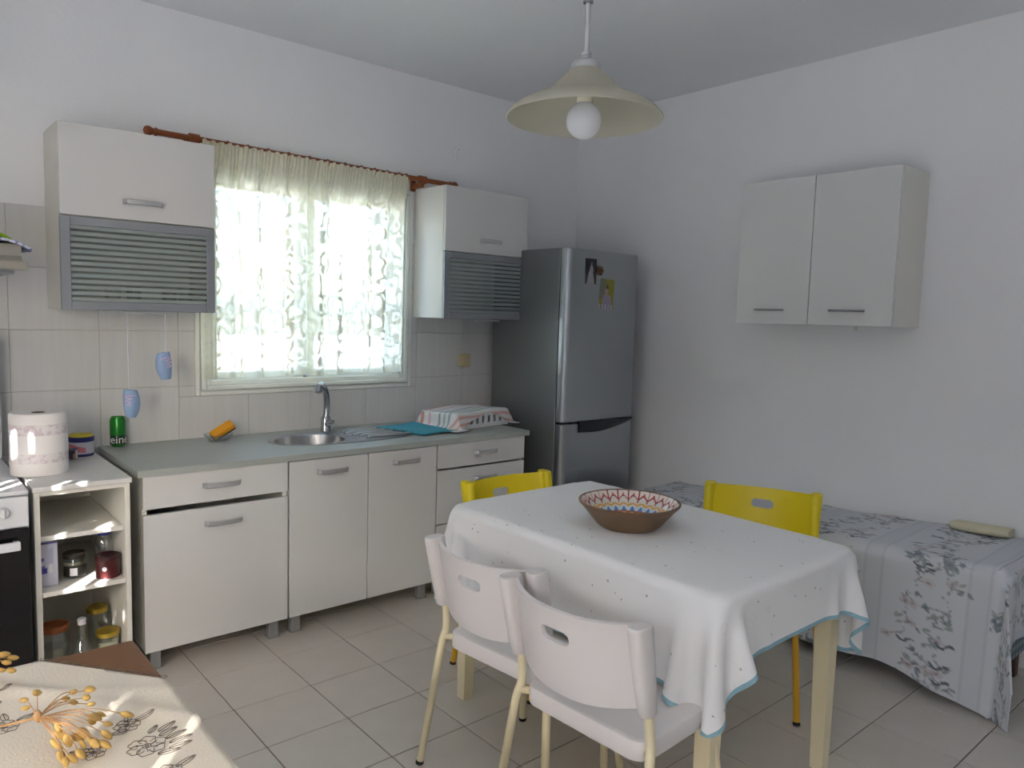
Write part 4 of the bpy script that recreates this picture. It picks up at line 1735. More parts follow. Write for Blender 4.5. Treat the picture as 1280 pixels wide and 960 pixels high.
LEN, DROP = 2.02, 0.44
na, nb = 400, 250
P_ = np.zeros((na, nb, 3))
C_ = np.zeros((na, nb, 3))
WID = BX1 - BX0
for i in range(na):
    s = i / (na - 1)
    # along the bed: from the far end (short turn-down) over the top to a flap on the near end
    d_far, d_top, d_near = 0.10, BY1 - BY0, 0.30
    L = s * (d_far + d_top + d_near)
    for j in range(nb):
        q = j / (nb - 1)
        yq = BY1 - max(0.0, min(1.0, (L - d_far) / d_top)) * (BY1 - BY0)
        drop_i = bedtop(yq) - 0.075 + 0.012 * math.sin(11 * yq) + 0.035 * min(1, max(0, (L - d_far - d_top + .45) / .40)) ** 2
        a = q * (WID + drop_i)          # across: from the wall over the top and down the front
        # across profile
        rad = 0.045
        if a < WID - rad:
            x, dz = BX1 - a, 0.0
        elif a < WID - rad + rad * PI / 2:
            th = (a - (WID - rad)) / rad
            x, dz = BX0 + rad - rad * math.sin(th), -(rad - rad * math.cos(th))
        else:
            x, dz = BX0, -(a - (WID - rad + rad * PI / 2)) - rad
        hang = max(0.0, -dz - rad)
        # lengthwise profile
        if L < d_far:
            th = min(1.0, (d_far - L) / 0.10) * PI / 2
            y = BY1 - 0.05 + 0.05 * math.sin(th)
            e = -(0.05 - 0.05 * math.cos(th)) - max(0, (d_far - L) - 0.08) * 2
            near = 0
        elif L < d_far + d_top - 0.04:
            y, e, near = BY1 - 0.05 - (L - d_far), 0.0, 0
        else:
            th = (L - (d_far + d_top - 0.04)) / 0.05
            if th < PI / 2:
                y = BY0 + 0.01 - 0.05 * math.sin(th)
                e = -(0.05 - 0.05 * math.cos(th))
            else:
                y = BY0 - 0.04
                e = -(th - PI / 2) * 0.05 - 0.05
            near = max(0.0, L - (d_far + d_top))
        zt = bedtop(max(min(y, BY1), BY0)) + 0.006
        wv = math.sin(9.0 * y + 1.2) * 0.5 + math.sin(21 * y + .4) * .3 + math.sin(37 * y) * .12
        x2 = x - 0.010 - hang * 0.05 - 0.045 * hang * wv
        y2 = y
        puff = 0.004 * math.sin(7 * y + 3 * x) + 0.003 * math.sin(19 * y + 11 * x)
        if dz > -0.001 and e > -0.001:
            x2 = x
        z = zt + dz + e + (puff if dz > -0.02 else 0)
        if L < d_far and hang > 0:
            z = zt + dz + max(e, -0.02)
        elif near > 0 and hang > 0:
            # the corner hangs in one pointed fold
            lo_pq, hi_pq = min(near, hang), max(near, hang)
            z = zt + 0.0 - hi_pq - 0.25 * lo_pq - 0.045
            if hang > near:
                x2, y2 = BX0 - 0.015 - hang * 0.05 - lo_pq * .20, BY0 - 0.040 - near * .22
            else:
                x2, y2 = BX0 - 0.015 - hang * .25, BY0 - 0.040 - near * 0.04 - lo_pq * .18
        elif e < -0.03:
            y2 -= 0.010 * math.sin(20 * x)
        z = max(z, 0.012)
        P_[i, j] = (min(x2, BX1), y2, z)
        C_[i, j] = canvas_col(L / 2.4 * CW, q * CHh)
me = grid_mesh('bedspread', P_, col=C_)
o = obj('bedspread', me, M['fabric_print'], None, smooth=180)
tag(o, 'pale bedspread printed with branches and stripes over the narrow bed', 'bedspread')
md = o.modifiers.new('thick', 'SOLIDIFY')
md.thickness = 0.004
md.offset = -1

t = thing('folded_towel', 'cream folded towel lying on the bed against the right wall', 'towel', (-0.06, -2.6, 0.57))
b = B()
rings = []
for k in range(13):
    f = k / 12
    y = -2.515 - 0.235 * f
    e = 0.6 + 0.4 * math.sin(PI * min(1, max(0, f * 6))) if f < .16 else (1.0 if f < .93 else 0.86)
    zc = bedtop(y) + 0.010
    rr_ = []
    for i in range(16):
        a = 2 * PI * i / 16
        c, s = math.cos(a), math.sin(a)
        rr_.append((-0.070 + 0.050 * e * math.copysign(abs(c) ** .7, c), y, zc + 0.021 + 0.020 * e * math.copysign(abs(s) ** .8, s)))
    rings.append(rr_)
loft(b, rings)
obj('roll', b, M['cream_cloth'], t, smooth=50)

# ------------------------------------------------------------------ open shelf unit
t = thing('shelf_unit', 'narrow white open shelf unit between the cooker and the worktop', 'shelf', (-3.18, -0.41, 0))
SUx0, SUx1, SUyf, SUyb, SUz = -3.335, -3.027, -0.700, -0.100, 0.8165
b = B()
box(b, SUx0, SUx0 + .018, SUyf, SUyb, 0.0, SUz - .020, .001)
obj('side_panel', b, M['carcass'], t)
b = B()
box(b, SUx1 - .018, SUx1, SUyf, SUyb, 0.0, SUz - .020, .001)
obj('side_panel', b, M['carcass'], t)
b = B()
box(b, SUx0 - .004, SUx1 + .006, SUyf - .008, SUyb, SUz - .020, SUz, .003, 2)
obj('top_panel', b, M['white_laminate'], t)
b = B()
box(b, SUx0 + .018, SUx1 - .018, SUyb - .006, SUyb, 0.03, SUz - .020)
obj('back_panel', b, M['carcass'], t)
b = B()
box(b, SUx0 + .018, SUx1 - .018, SUyf + .006, SUyf + .02, SUz - .036, SUz - .020)
obj('top_rail', b, M['carcass'], t)
for z, setb in ((0.628, 0.03), (0.430, 0.004), (0.085, 0.004)):
    b = B()
    box(b, SUx0 + .019, SUx1 - .019, SUyf + setb, SUyb - .007, z - .018, z, .001)
    obj('shelf', b, M['carcass'], t)

# cooker
t = thing('cooker', 'white cooker with a black oven door and raised lid, left of the shelf unit', 'cooker', (-3.62, -0.40, 0))
KX0, KX1, KYF, KYB = -3.855, -3.352, -0.735, -0.060
b = B()
box(b, KX0, KX1, KYF + .03, KYB, 0.03, 0.800, .003)
obj('body', b, M['enamel'], t)
b = B()
box(b, KX0, KX1, KYF + .012, KYB, 0.800, 0.815, .004, 2)
hob = obj('hob', b, M['enamel'], t)
for hx, hy, hr in ((-3.48, -.56, .04), (-3.72, -.56, .05), (-3.48, -.25, .05), (-3.72, -.25, .04)):
    b = B()
    lathe(b, [(hr, .8152), (hr, .824), (hr * .8, .828)], hx, hy, 20)
    obj('burner', b, M['black_plastic'], hob, smooth=40)
b = B()
box(b, KX0 + .002, KX1 - .002, KYF + .004, KYF + .03, 0.690, 0.796, .004, 2)
pn = obj('control_panel', b, M['enamel'], t)
for k in range(5):
    b = B()
    lathe(b, [(0.020, 0), (0.018, 0.010), (0.014, 0.022)], 0, 0, 16)
    bmesh.ops.rotate(b, verts=b.verts, cent=(0, 0, 0), matrix=Matrix.Rotation(PI / 2, 3, 'X'))
    bmesh.ops.translate(b, verts=b.verts, vec=(-3.428 - k * .09, KYF + .0045, 0.748))
    box(b, -3.432 - k * .09, -3.424 - k * .09, KYF - .026, KYF - .01, 0.732, 0.766, .002)
    obj('knob', b, M['enamel'], pn, smooth=40)
b = B()
box(b, KX0 + .002, KX1 - .002, KYF, KYF + .03, 0.135, 0.684, .004, 2)
od = obj('oven_door', b, M['oven_glass'], t)
b = B()
box(b, -3.80, -3.385, KYF - .042, KYF - .024, 0.620, 0.650, .004, 2)
for hx in (-3.79, -3.395):
    box(b, hx - .008, hx + .008, KYF - .026, KYF + .001, 0.625, 0.645)
obj('handle', b, M['enamel'], od)
b = B()
box(b, KX0 + .002, KX1 - .002, KYF + .006, KYF + .03, 0.034, 0.128, .004)
obj('drawer', b, M['enamel'], t)
b = B()
box(b, KX0 + .01, KX1 - .004, -0.105, -0.080, 0.822, 1.318, .006, 2)
obj('lid', b, M['enamel'], t)
for fx in (KX0 + .04, KX1 - .04):
    for fy in (KYF + .08, KYB - .05):
        b = B()
        lathe(b, [(0.018, 0.0005), (0.018, 0.031)], fx, fy, 12)
        obj('foot', b, M['black_plastic'], t)

# hood and the two cloths on it
t = thing('cooker_hood', 'grey slim cooker hood on the tiles above the cooker', 'hood', (-3.60, -0.25, 1.56))
b = B()
hx0, hx1 = -3.90, -3.318
loft(b, [[(x, y, z) for y, z in ((-0.010, 1.585), (-0.500, 1.585), (-0.505, 1.600), (-0.470, 1.625), (-0.462, 1.668), (-0.010, 1.668))] for x in (hx0, hx1)])
obj('body', b, M['hood'], t)
b = B()
box(b, hx0, hx1 + .012, -0.520, -0.450, 1.574, 1.606, .006, 2)
obj('front_lip', b, M['hood'], t)
b = B()
box(b, hx0 + .02, hx1 - .02, -0.44, -0.05, 1.560, 1.584, .003)
obj('filter', b, M['alu'], t)


def floppy(cx, cy, z, sx, sy, th, seed, droop=0.0, n=22):
    r = np.random.default_rng(seed)
    ph_ = r.uniform(0, 6, 4)
    P_ = np.zeros((n, n, 3))
    for i in range(n):
        for j in range(n):
            u, v = i / (n - 1) * 2 - 1, j / (n - 1) * 2 - 1
            zz = z + th * (0.5 + .5 * math.sin(3 * u + ph_[0]) * math.cos(2.6 * v + ph_[1])) - droop * max(0, u - .35) ** 1.5
            P_[i, j] = (cx + u * sx / 2 * (1 - .06 * v * v), cy + v * sy / 2 * (1 - .05 * u * u), zz)
    return P_


o = obj('pot_cloth', grid_mesh('pot_cloth', floppy(-3.425, -0.36, 1.676, 0.30, 0.26, 0.014, 3, 0.05)), M['blue_cloth'], smooth=180)
o.modifiers.new('thick', 'SOLIDIFY').thickness = 0.010
tag(o, 'blue and white folded cloth lying on the cooker hood', 'cloth')
o = obj('pot_holder', grid_mesh('pot_holder', floppy(-3.46, -0.36, 1.706, 0.25, 0.22, 0.012, 4, 0.06)), M['lime'], smooth=180)
o.modifiers.new('thick', 'SOLIDIFY').thickness = 0.012
tag(o, 'lime green pot holder on top of the blue cloth', 'pot holder')

# things on the shelf unit's top
t = thing('paper_roll', 'big roll of white kitchen paper with pinkish printed bands', 'paper roll', (-3.275, -0.430, SUz))
b = B()
R = 0.094
HR = 0.232
lathe(b, [(R, SUz + .0008), (R + .0015, SUz + .006), (R + .0015, SUz + HR - .008), (R - .003, SUz + HR), (0.026, SUz + HR - .002), (0.024, SUz + HR - .004), (0.0235, SUz + .02), (0.001, SUz + .02)], -3.275, -0.430, 44, True, True)
obj('paper', b, M['paper'], t, smooth=40)
b = B()
lathe(b, [(0.0232, SUz + .021), (0.0232, SUz + HR - .002), (0.0215, SUz + HR - .002), (0.0215, SUz + .021)], -3.275, -0.430, 24, False, False)
obj('core', b, M['magnet'], t, smooth=40)

t = thing('storage_tin', 'round tin with a navy rim, yellow lid and pink label behind the paper roll', 'tin', (-3.078, -0.150, SUz))
b = B()
cxx, cyy = -3.083, -0.150
lathe(b, [(0.047, SUz + .0008), (0.049, SUz + .003), (0.049, SUz + .012)], cxx, cyy, 28, True, False)
lathe(b, [(0.0492, SUz + .062), (0.0505, SUz + .064), (0.0505, SUz + .080), (0.046, SUz + .0835)], cxx, cyy, 28, False, True)
tn = obj('tin_body', b, M['navy'], t, smooth=40)
b = B()
lathe(b, [(0.0485, SUz + .011), (0.0485, SUz + .063)], cxx, cyy, 28, False, False)
obj('label_band', b, M['pale_print'], t, smooth=60)
b = B()
rings = []
for k in range(10):
    a = math.radians(195 + 85 * k / 9)
    f = k / 9
    lo, hi = SUz + .016 + .012 * (1 - f), SUz + .058 - .020 * f
    rings.append([(cxx + .0489 * math.cos(a), cyy + .0489 * math.sin(a), lo), (cxx + .0489 * math.cos(a), cyy + .0489 * math.sin(a), hi)])
loft(b, rings, False, False, False)
obj('label_print', b, M['pink_print'], t)
b = B()
lathe(b, [(0.046, SUz + .0836), (0.044, SUz + .092), (0.030, SUz + .094)], cxx, cyy, 28, True, True)
obj('lid', b, M['yellow_lid'], t, smooth=40)

t = thing('small_packet', 'small dark printed packet between the paper roll and the tin', 'packet', (-3.150, -0.215, SUz))
nn = 24
P_ = np.zeros((nn, nn, 3))
C_ = np.zeros((nn, nn, 3))
pr_ = random.Random(11)
for i in range(nn):
    for j in range(nn):
        u, v = i / (nn - 1), j / (nn - 1)
        P_[i, j] = (-3.178 + .056 * u - (-3.150), -0.225 - .01 * math.sin(PI * u) + 0.006 * v + 0.215, 0.002 + .044 * v)
        c = (48, 48, 66)
        if (u - .25) ** 2 + (v - .72) ** 2 < .03: c = (196, 192, 190)
        if u > .72 and v < .5: c = (170, 120, 100)
        if u > .86: c = (204, 200, 190)
        if v > .8 and u > .4: c = (96, 92, 100)
        C_[i, j] = lin(c)
o = obj('wrapper', grid_mesh('wrapper', P_, col=C_), M['paper_print'], t, smooth=180)
md = o.modifiers.new('thick', 'SOLIDIFY')
md.thickness = 0.02
md.offset = 1

# beer can on the worktop
cxx, cyy, R = -2.918, -0.052, 0.0325
t = thing('drinks_can', 'green drinks can with a dark lettered band at the worktop end', 'can', (cxx, cyy, WT))
b = B()
lathe(b, [(0.024, WT + .0008), (0.026, WT + .003), (R, WT + .012), (R, WT + .118), (0.027, WT + .131), (0.0275, WT + .134), (0.025, WT + .134), (0.023, WT + .130)], cxx, cyy, 30)
cn = obj('can_body', b, M['green_can'], t, smooth=40)
b = B()
lathe(b, [(R + .0004, WT + .012), (R + .0004, WT + .053)], cxx, cyy, 30, False, False)
obj('dark_band', b, M['dark_green'], t, smooth=60)
fc = bpy.data.curves.new('lettering', 'FONT')
fc.body = 'Heineken'
fc.size = 0.050
fc.extrude = 0.0002
fo = bpy.data.objects.new('lettering_tmp', fc)
COL.objects.link(fo)
dg = bpy.context.evaluated_depsgraph_get()
dg.update()
fme = bpy.data.meshes.new_from_object(fo.evaluated_get(dg))
bpy.data.objects.remove(fo)
bm = B()
bm.from_mesh(fme)
bmesh.ops.subdivide_edges(bm, edges=[e for e in bm.edges if e.calc_length() > 0.004], cuts=2)
xs = [v.co.x for v in bm.verts]
face_a = math.atan2(CAM.y - cyy, CAM.x - cxx)
cen = min(xs) + (max(xs) - min(xs)) * 0.36
for v in bm.verts:
    a = face_a + (v.co.x - cen) / R
    rr_ = R + 0.0009 + v.co.z
    v.co = (cxx + rr_ * math.cos(a), cyy + rr_ * math.sin(a), WT + .0175 + v.co.y)
obj('lettering', bm, M['white_print'], t)

# dish with a sponge
cxx, cyy = -2.500, -0.130
t = thing('soap_dish', 'clear shallow dish holding the orange sponge by the wall', 'dish', (cxx, cyy, WT))
b = B()
lathe(b, [(0.030, WT + .0008), (0.045, WT + .004), (0.062, WT + .022), (0.068, WT + .034), (0.0655, WT + .034), (0.058, WT + .022), (0.042, WT + .007), (0.002, WT + .006)], cxx, cyy, 32)
obj('dish_body', b, M['clear_plastic'], t, smooth=50)
sp = thing('sponge', 'orange scouring sponge with a dark side leaning in the clear dish', 'sponge', (-2.478, -0.125, WT + .045))
Rm = Matrix.Rotation(math.radians(-30), 4, 'Y') @ Matrix.Rotation(math.radians(22), 4, 'X')
for nm, (z0, z1), mm in (('foam', (-0.006, 0.018), M['orange']), ('scourer', (-0.014, -0.006), M['abrasive'])):
    b = B()
    slab(b, -0.056, 0.056, -0.026, 0.026, z0, z1, .008, .003)
    bmesh.ops.transform(b, verts=b.verts, matrix=Rm)
    bmesh.ops.translate(b, verts=b.verts, vec=(-2.478, -0.125, WT + .045))
    obj(nm, b, mm, sp, smooth=40)

# hanging clogs


def clog(label, x, z, top_z, cord_x, tiltdeg, cat='ornament', flip=1):
    t = thing('hanging_clog', label, cat, (x, -0.33, z), 0, 'pair of hanging clogs')
    yv = -0.332
    bm = B()
    # a little shoe, toe down: rings along its length
    rings = []
    for k in range(13):
        f = k / 12
        zz = 0.058 - 0.116 * f
        wd = 0.030 * math.sin(PI * min(1, .20 + .70 * f)) ** .6 * (1 - .05 * f) + 0.004
        dp = 0.020 * math.sin(PI * min(1, .2 + .76 * f)) ** .7 + 0.003
        xc = 0.010 * math.sin(2.2 * f) * flip
        rings.append([(xc + wd * math.cos(2 * PI * i / 16), dp * math.sin(2 * PI * i / 16) - .004 * f, zz) for i in range(16)])
    loft(bm, rings)
    bmesh.ops.rotate(bm, verts=bm.verts, cent=(0, 0, 0), matrix=Matrix.Rotation(math.radians(tiltdeg), 3, 'Y'))
    bmesh.ops.translate(bm, verts=bm.verts, vec=(x, yv, z))
    obj('shoe', bm, M['clog_blue'], t, smooth=60)
    bm = B()
    for q in range(3):
        pts = [(0.021 * math.cos(a) * (1 - .12 * q), -0.0215 + .004 * math.cos(a) ** 2, 0.030 - .016 * q + 0.005 * math.sin(a)) for a in [2 * PI * i / 14 for i in range(15)]]
        tube(bm, pts, 0.0026, 6)
    bmesh.ops.rotate(bm, verts=bm.verts, cent=(0, 0, 0), matrix=Matrix.Rotation(math.radians(tiltdeg), 3, 'Y'))
    bmesh.ops.translate(bm, verts=bm.verts, vec=(x, yv, z))
    obj('trim', bm, M['clog_pink'], t, smooth=60)
    bm = B()
    tube(bm, [(x, yv, z + .050), (cord_x, yv, top_z)], 0.0019, 6)
    obj('cord', bm, M['string'], t)
    return t


clog('powder blue clog ornament on the long cord, hanging before the green can', -2.935, 1.050, 1.428, -2.938, 4)
clog('powder blue clog ornament on the short cord, hanging higher, nearer the window', -2.790, 1.205, 1.428, -2.789, -10, flip=-1)

# things on the shelves
S2, S3, S4 = 0.628, 0.430, 0.085


def jar(name, label, cx, cy, z, r, h, lidm, lidh=0.016, neck=0.85, filling=None, cat='jar'):
    t = thing(name, label, cat, (cx, cy, z))
    b = B()
    lathe(b, [(r * .92, z + .0008), (r, z + .006), (r, z + h * .78), (r * neck, z + h * .9), (r * neck, z + h), (r * neck - .003, z + h), (r * neck - .003, z + h * .9), (r - .004, z + h * .76), (r - .004, z + .008), (.002, z + .007)], cx, cy, 26)
    obj('glass', b, M['jar_glass'], t, smooth=40)
    if filling is not None:
        b = B()
        lathe(b, [(r - .005, z + .0085), (r - .005, z + h * filling[1])], cx, cy, 20)
        obj('contents', b, filling[0], t, smooth=40)
    if lidm is not None:
        b = B()
        lr = r * neck + .003
        lathe(b, [(lr, z + h - lidh * .7), (lr + .001, z + h + lidh * .25), (lr - .003, z + h + lidh * .4), (lr - .006, z + h + lidh * .25)], cx, cy, 26)
        obj('lid', b, lidm, t, smooth=40)
    return t


M['murky'] = mat('murky_contents', srgb(150, 146, 120), 0.6, vary=0.15, scale=40)
M['pale_oil'] = mat('pale_contents', srgb(208, 206, 176), 0.6, vary=0.08, scale=40)
j = jar('glass_jar', 'glass jar with a dark lid and label in the middle of the upper shelf', -3.190, -0.560, S3, 0.041, 0.086, M['dark_lid'], 0.018, 0.86, (M['murky'], .7))
b = B()
rings = []
for k in range(12):
    a = math.radians(200 + 130 * k / 11)
    rings.append([(-3.190 + .0416 * math.cos(a), -0.560 + .0416 * math.sin(a), S3 + .010), (-3.190 + .0416 * math.cos(a), -0.560 + .0416 * math.sin(a), S3 + .050)])
loft(b, rings, False, False, False)
obj('label_band', b, M['dark_lid'], j)
b = B()
rings = []
for k in range(6):
    a = math.radians(238 + 34 * k / 5)
    rings.append([(-3.190 + .0420 * math.cos(a), -0.560 + .0420 * math.sin(a), S3 + .012), (-3.190 + .0420 * math.cos(a), -0.560 + .0420 * math.sin(a), S3 + .042)])
loft(b, rings, False, False, False)
obj('label_print', b, M['white_print'], j)

t = thing('cocoa_tin', 'maroon tin with a round white emblem at the right of the upper shelf', 'tin', (-3.093, -0.635, S3))
cxx, cyy = -3.093, -0.635
b = B()
lathe(b, [(0.040, S3 + .0008), (0.042, S3 + .003), (0.0405, S3 + .006), (0.0405, S3 + .070), (0.0425, S3 + .073)], cxx, cyy, 28, True, False)
obj('tin_body', b, M['maroon'], t, smooth=40)
b = B()
lathe(b, [(0.0430, S3 + .070), (0.0430, S3 + .083), (0.040, S3 + .086), (0.037, S3 + .084)], cxx, cyy, 28, True, True)
obj('lid', b, mat('dark_maroon_lid', srgb(58, 24, 26), .35), t, smooth=40)
ca = math.atan2(CAM.y - cyy, CAM.x - cxx) - 0.28
b = B()
rings = [[(cxx + (.0410 + .0002 * q) * math.cos(ca + rr_ * math.cos(2 * PI * i / 16) / .041), cyy + (.0410 + .0002 * q) * math.sin(ca + rr_ * math.cos(2 * PI * i / 16) / .041), S3 + .040 + rr_ * math.sin(2 * PI * i / 16)) for i in range(16)] for q, rr_ in enumerate((.0085, .004, .0005))]
loft(b, rings, True, False, True)
obj('emblem', b, M['white_print'], t)

t = thing('carton', 'white and violet printed carton at the left end of the upper shelf', 'carton', (-3.285, -0.57, S3))
cols = {}
nz_, nxx = 40, 24


def carton_face(name, fx, n=(24, 40)):
    P_ = np.zeros((n[0], n[1], 3))
    C_ = np.zeros((n[0], n[1], 3))
    for i in range(n[0]):
        for j in range(n[1]):
            u, v = i / (n[0] - 1), j / (n[1] - 1)
            P_[i, j] = fx(u, v)
            c = (204, 204, 218)
            if v > .96: c = (70, 66, 150)
            if .30 < v < .42 and u < .42: c = (64, 60, 150)
            if .42 < v < .48 and u < .30: c = (110, 108, 180)
            if .58 < v < .66 and .05 < u < .22: c = (88, 86, 166)
            if .48 < v < .86 and .42 < u < .75: c = (186, 188, 210)
            if .30 < v < .50 and .52 < u < .72: c = (226, 226, 230)
            C_[i, j] = lin(c)
    return grid_mesh(name, P_, col=C_)


b = B()
box(b, -3.314, -3.256, -0.632, -0.560, S3 + .0008, S3 + .166, .001)
cb = obj('box', b, M['pale_print'], t)
o = obj('printed_face', carton_face('printed_face', lambda u, v: (-3.313 + .056 * u + 3.285, -0.6325 + 0.57, .002 + .163 * v)), M['paper_print'], t)
o.modifiers.new('thick', 'SOLIDIFY').thickness = .0006

t = thing('water_bottle', 'clear bottle with a navy cap behind the maroon tin', 'bottle', (-3.072, -0.52, S3))
b = B()
cxx, cyy = -3.084, -0.54
lathe(b, [(0.030, S3 + .0008), (0.032, S3 + .006), (0.032, S3 + .105), (0.026, S3 + .125), (0.020, S3 + .135), (0.020, S3 + .148)], cxx, cyy, 24)
obj('glass', b, M['jar_glass'], t, smooth=40)
b = B()
lathe(b, [(0.0225, S3 + .138), (0.0225, S3 + .162), (0.020, S3 + .164)], cxx, cyy, 20)
obj('cap', b, M['blue_cap'], t, smooth=40)

jar('glass_jar', 'large glass jar with a rust brown lid at the left of the lower shelf', -3.262, -0.560, S4, 0.048, 0.165, M['brown_lid'], 0.022, 0.92, (M['murky'], .55))
jar('glass_jar', 'glass jar with a gold lid farther back on the lower shelf', -3.098, -0.460, S4, 0.038, 0.165, M['gold_lid'], 0.018, 0.95)
jar('glass_jar', 'glass jar with a gold lid at the right front of the lower shelf', -3.091, -0.600, S4, 0.040, 0.115, M['gold_lid'], 0.018, 0.95, (M['pale_oil'], .7))
t = thing('glass_bottle', 'clear bottle with a pale cap and flared body on the lower shelf', 'bottle', (-3.176, -0.60, S4))
b = B()
cxx, cyy = -3.178, -0.600
lathe(b, [(0.034, S4 + .0008), (0.038, S4 + .006), (0.039, S4 + .060), (0.030, S4 + .085), (0.018, S4 + .105), (0.014, S4 + .130), (0.0135, S4 + .175), (0.011, S4 + .175), (0.0115, S4 + .130), (0.015, S4 + .103), (0.027, S4 + .082), (0.035, S4 + .058), (0.034, S4 + .010), (0.002, S4 + .009)], cxx, cyy, 26)
obj('glass', b, M['jar_glass'], t, smooth=40)
b = B()
lathe(b, [(0.0150, S4 + .166), (0.0155, S4 + .186), (0.013, S4 + .189)], cxx, cyy, 18)
obj('cap', b, M['pale_print'], t, smooth=40)

# ------------------------------------------------------------------ dish rack, towel, mat
RKA = math.radians(9)
RC = Vector((-1.150, -0.300, WT))


def rk(x, y, z):
    return (RC.x + x * math.cos(RKA) - y * math.sin(RKA), RC.y + x * math.sin(RKA) + y * math.cos(RKA), z)


t = thing('dish_rack', 'white slotted plastic dish rack under the striped towel', 'dish rack', tuple(RC))
b = B()
hx_, hy_, hz_ = 0.215, 0.135, 0.088


def wall_slots(b, p0, p1, inner, nsl):
    """a slotted side from p0 to p1 (local xy), as posts and rails"""
    d = Vector((p1[0] - p0[0], p1[1] - p0[1]))
    L = d.length
    d.normalize()
    nrm = Vector((-d.y, d.x)) * 0.004

    def bar(s0, s1, z0, z1):
        c = []
        for z in (z0, z1):
            fl = 1.0
            for s, k in ((s0, -1), (s1, -1), (s1, 1), (s0, 1)):
                c.append(rk(p0[0] + d.x * s + nrm.x * k, p0[1] + d.y * s + nrm.y * k, z))
        vs = [b.verts.new(q) for q in c]
        for q in ((0, 3, 2, 1), (4, 5, 6, 7), (0, 1, 5, 4), (1, 2, 6, 5), (2, 3, 7, 6), (3, 0, 4, 7)):
            b.faces.new([vs[i] for i in q])

    bar(0, L, WT + .002, WT + .026)
    bar(0, L, WT + .066, WT + hz_)
    n = nsl
    pw = L / n * .52
    for i in range(n + 1):
        s = L * i / n
        bar(max(0, s - pw / 2), min(L, s + pw / 2), WT + .024, WT + .068)


wall_slots(b, (-hx_, -hy_), (hx_, -hy_), 1, 9)
wall_slots(b, (hx_, -hy_), (hx_, hy_), 1, 6)
wall_slots(b, (hx_, hy_), (-hx_, hy_), 1, 9)
wall_slots(b, (-hx_, hy_), (-hx_, -hy_), 1, 6)
obj('basket', b, M['rack_white'], t)
b = B()
vs = [b.verts.new(rk(x, y, z)) for z in (WT + .0008, WT + .006) for x, y in ((-hx_, -hy_), (hx_, -hy_), (hx_, hy_), (-hx_, hy_))]
for q in ((0, 3, 2, 1), (4, 5, 6, 7), (0, 1, 5, 4), (1, 2, 6, 5), (2, 3, 7, 6), (3, 0, 4, 7)):
    b.faces.new([vs[i] for i in q])
obj('tray', b, M['rack_white'], t)

# towel: laid over the rack, simulated in rack coordinates then painted with its stripes
PT = drape(-hx_ - 0.105, hx_ + 0.05, -hy_ - 0.105, hy_ + 0.08, 0.0125, hz_ + 0.003, (-hx_ - .008, hx_ + .008, -hy_ - .008, hy_ + .008), steps=70, iters=10, seed=4, ground=0.008)
n_, k_ = PT.shape[:2]
C_ = np.zeros((n_, k_, 3))
P_ = np.zeros_like(PT)
keep = np.ones((n_, k_), bool)
for i in range(n_):
    for j in range(k_):
        x, y, z = PT[i, j]
        P_[i, j] = Vector(rk(x, y, z + WT)) - RC
        u, v = i / (n_ - 1), j / (k_ - 1)
        # the front edge of the towel is folded back on a slant over the right half
        P_[i, j, 2] += 0.006 * math.sin(9 * u + 4 * v) * (1 if z > hz_ - .01 else .3) + 0.004
        c = (222, 222, 220)
        f = v
        for a, w_, cc in ((.12, .012, (216, 150, 140)), (.20, .008, (214, 160, 158)), (.33, .016, (140, 158, 160)), (.42, .010, (160, 176, 174)), (.50, .022, (128, 146, 150)), (.66, .010, (216, 170, 176)), (.80, .03, (216, 150, 136)), (.92, .012, (214, 160, 150))):
            if abs(f - a) < w_:
                c = cc
        C_[i, j] = lin(c)
tow = grid_mesh('striped_towel', P_, col=C_)
bm = B()
bm.from_mesh(tow)
# turned-up corner: cut away the slanting front-right flap
dead = []
for f in bm.faces:
    c = f.calc_center_median() + RC
    d = c - RC
    lx = d.x * math.cos(-RKA) - d.y * math.sin(-RKA)
    ly = d.x * math.sin(-RKA) + d.y * math.cos(-RKA)
    if ly < -hy_ - .004 and lx > -hx_ + .03:
        lim = WT + .012 + (lx + hx_ - .03) * .34 if lx < 0.02 else WT + .085 - max(0, lx - .06) * .42
        if c.z < lim and lx < hx_ - .01:
            dead.append(f)
bmesh.ops.delete(bm, geom=dead, context='FACES')
bm.to_mesh(tow)
bm.free()
o = obj('dish_towel', tow, M['fabric_print'], None, smooth=180, origin=tuple(RC))
tag(o, 'white tea towel with red and grey stripes thrown over the dish rack', 'towel')
o.modifiers.new('sub', 'SUBSURF').render_levels = 1
md = o.modifiers.new('thick', 'SOLIDIFY')
md.thickness = .002

A, Bq, Cq, Dq = Vector((-1.690, -0.222, 0)), Vector((-1.440, -0.183, 0)), Vector((-1.370, -0.522, 0)), Vector((-1.590, -0.520, 0))
n = 30
P_ = np.zeros((n, n, 3))
for i in range(n):
    for j in range(n):
        u, v = i / (n - 1), j / (n - 1)
        p = A.lerp(Bq, u).lerp(Dq.lerp(Cq, u), v)
        P_[i, j] = (p.x, p.y, WT + .012 + .004 * math.sin(5 * u + 2) * math.sin(4 * v + .5) + .006 * math.exp(-((v - .1) * 6) ** 2) * u)
o = obj('dish_mat', grid_mesh('dish_mat', P_), M['teal'], smooth=180)
tag(o, 'teal drying cloth lying half over the sink drainer', 'mat')
md = o.modifiers.new('thick', 'SOLIDIFY')
md.thickness = .008
md.offset = 0

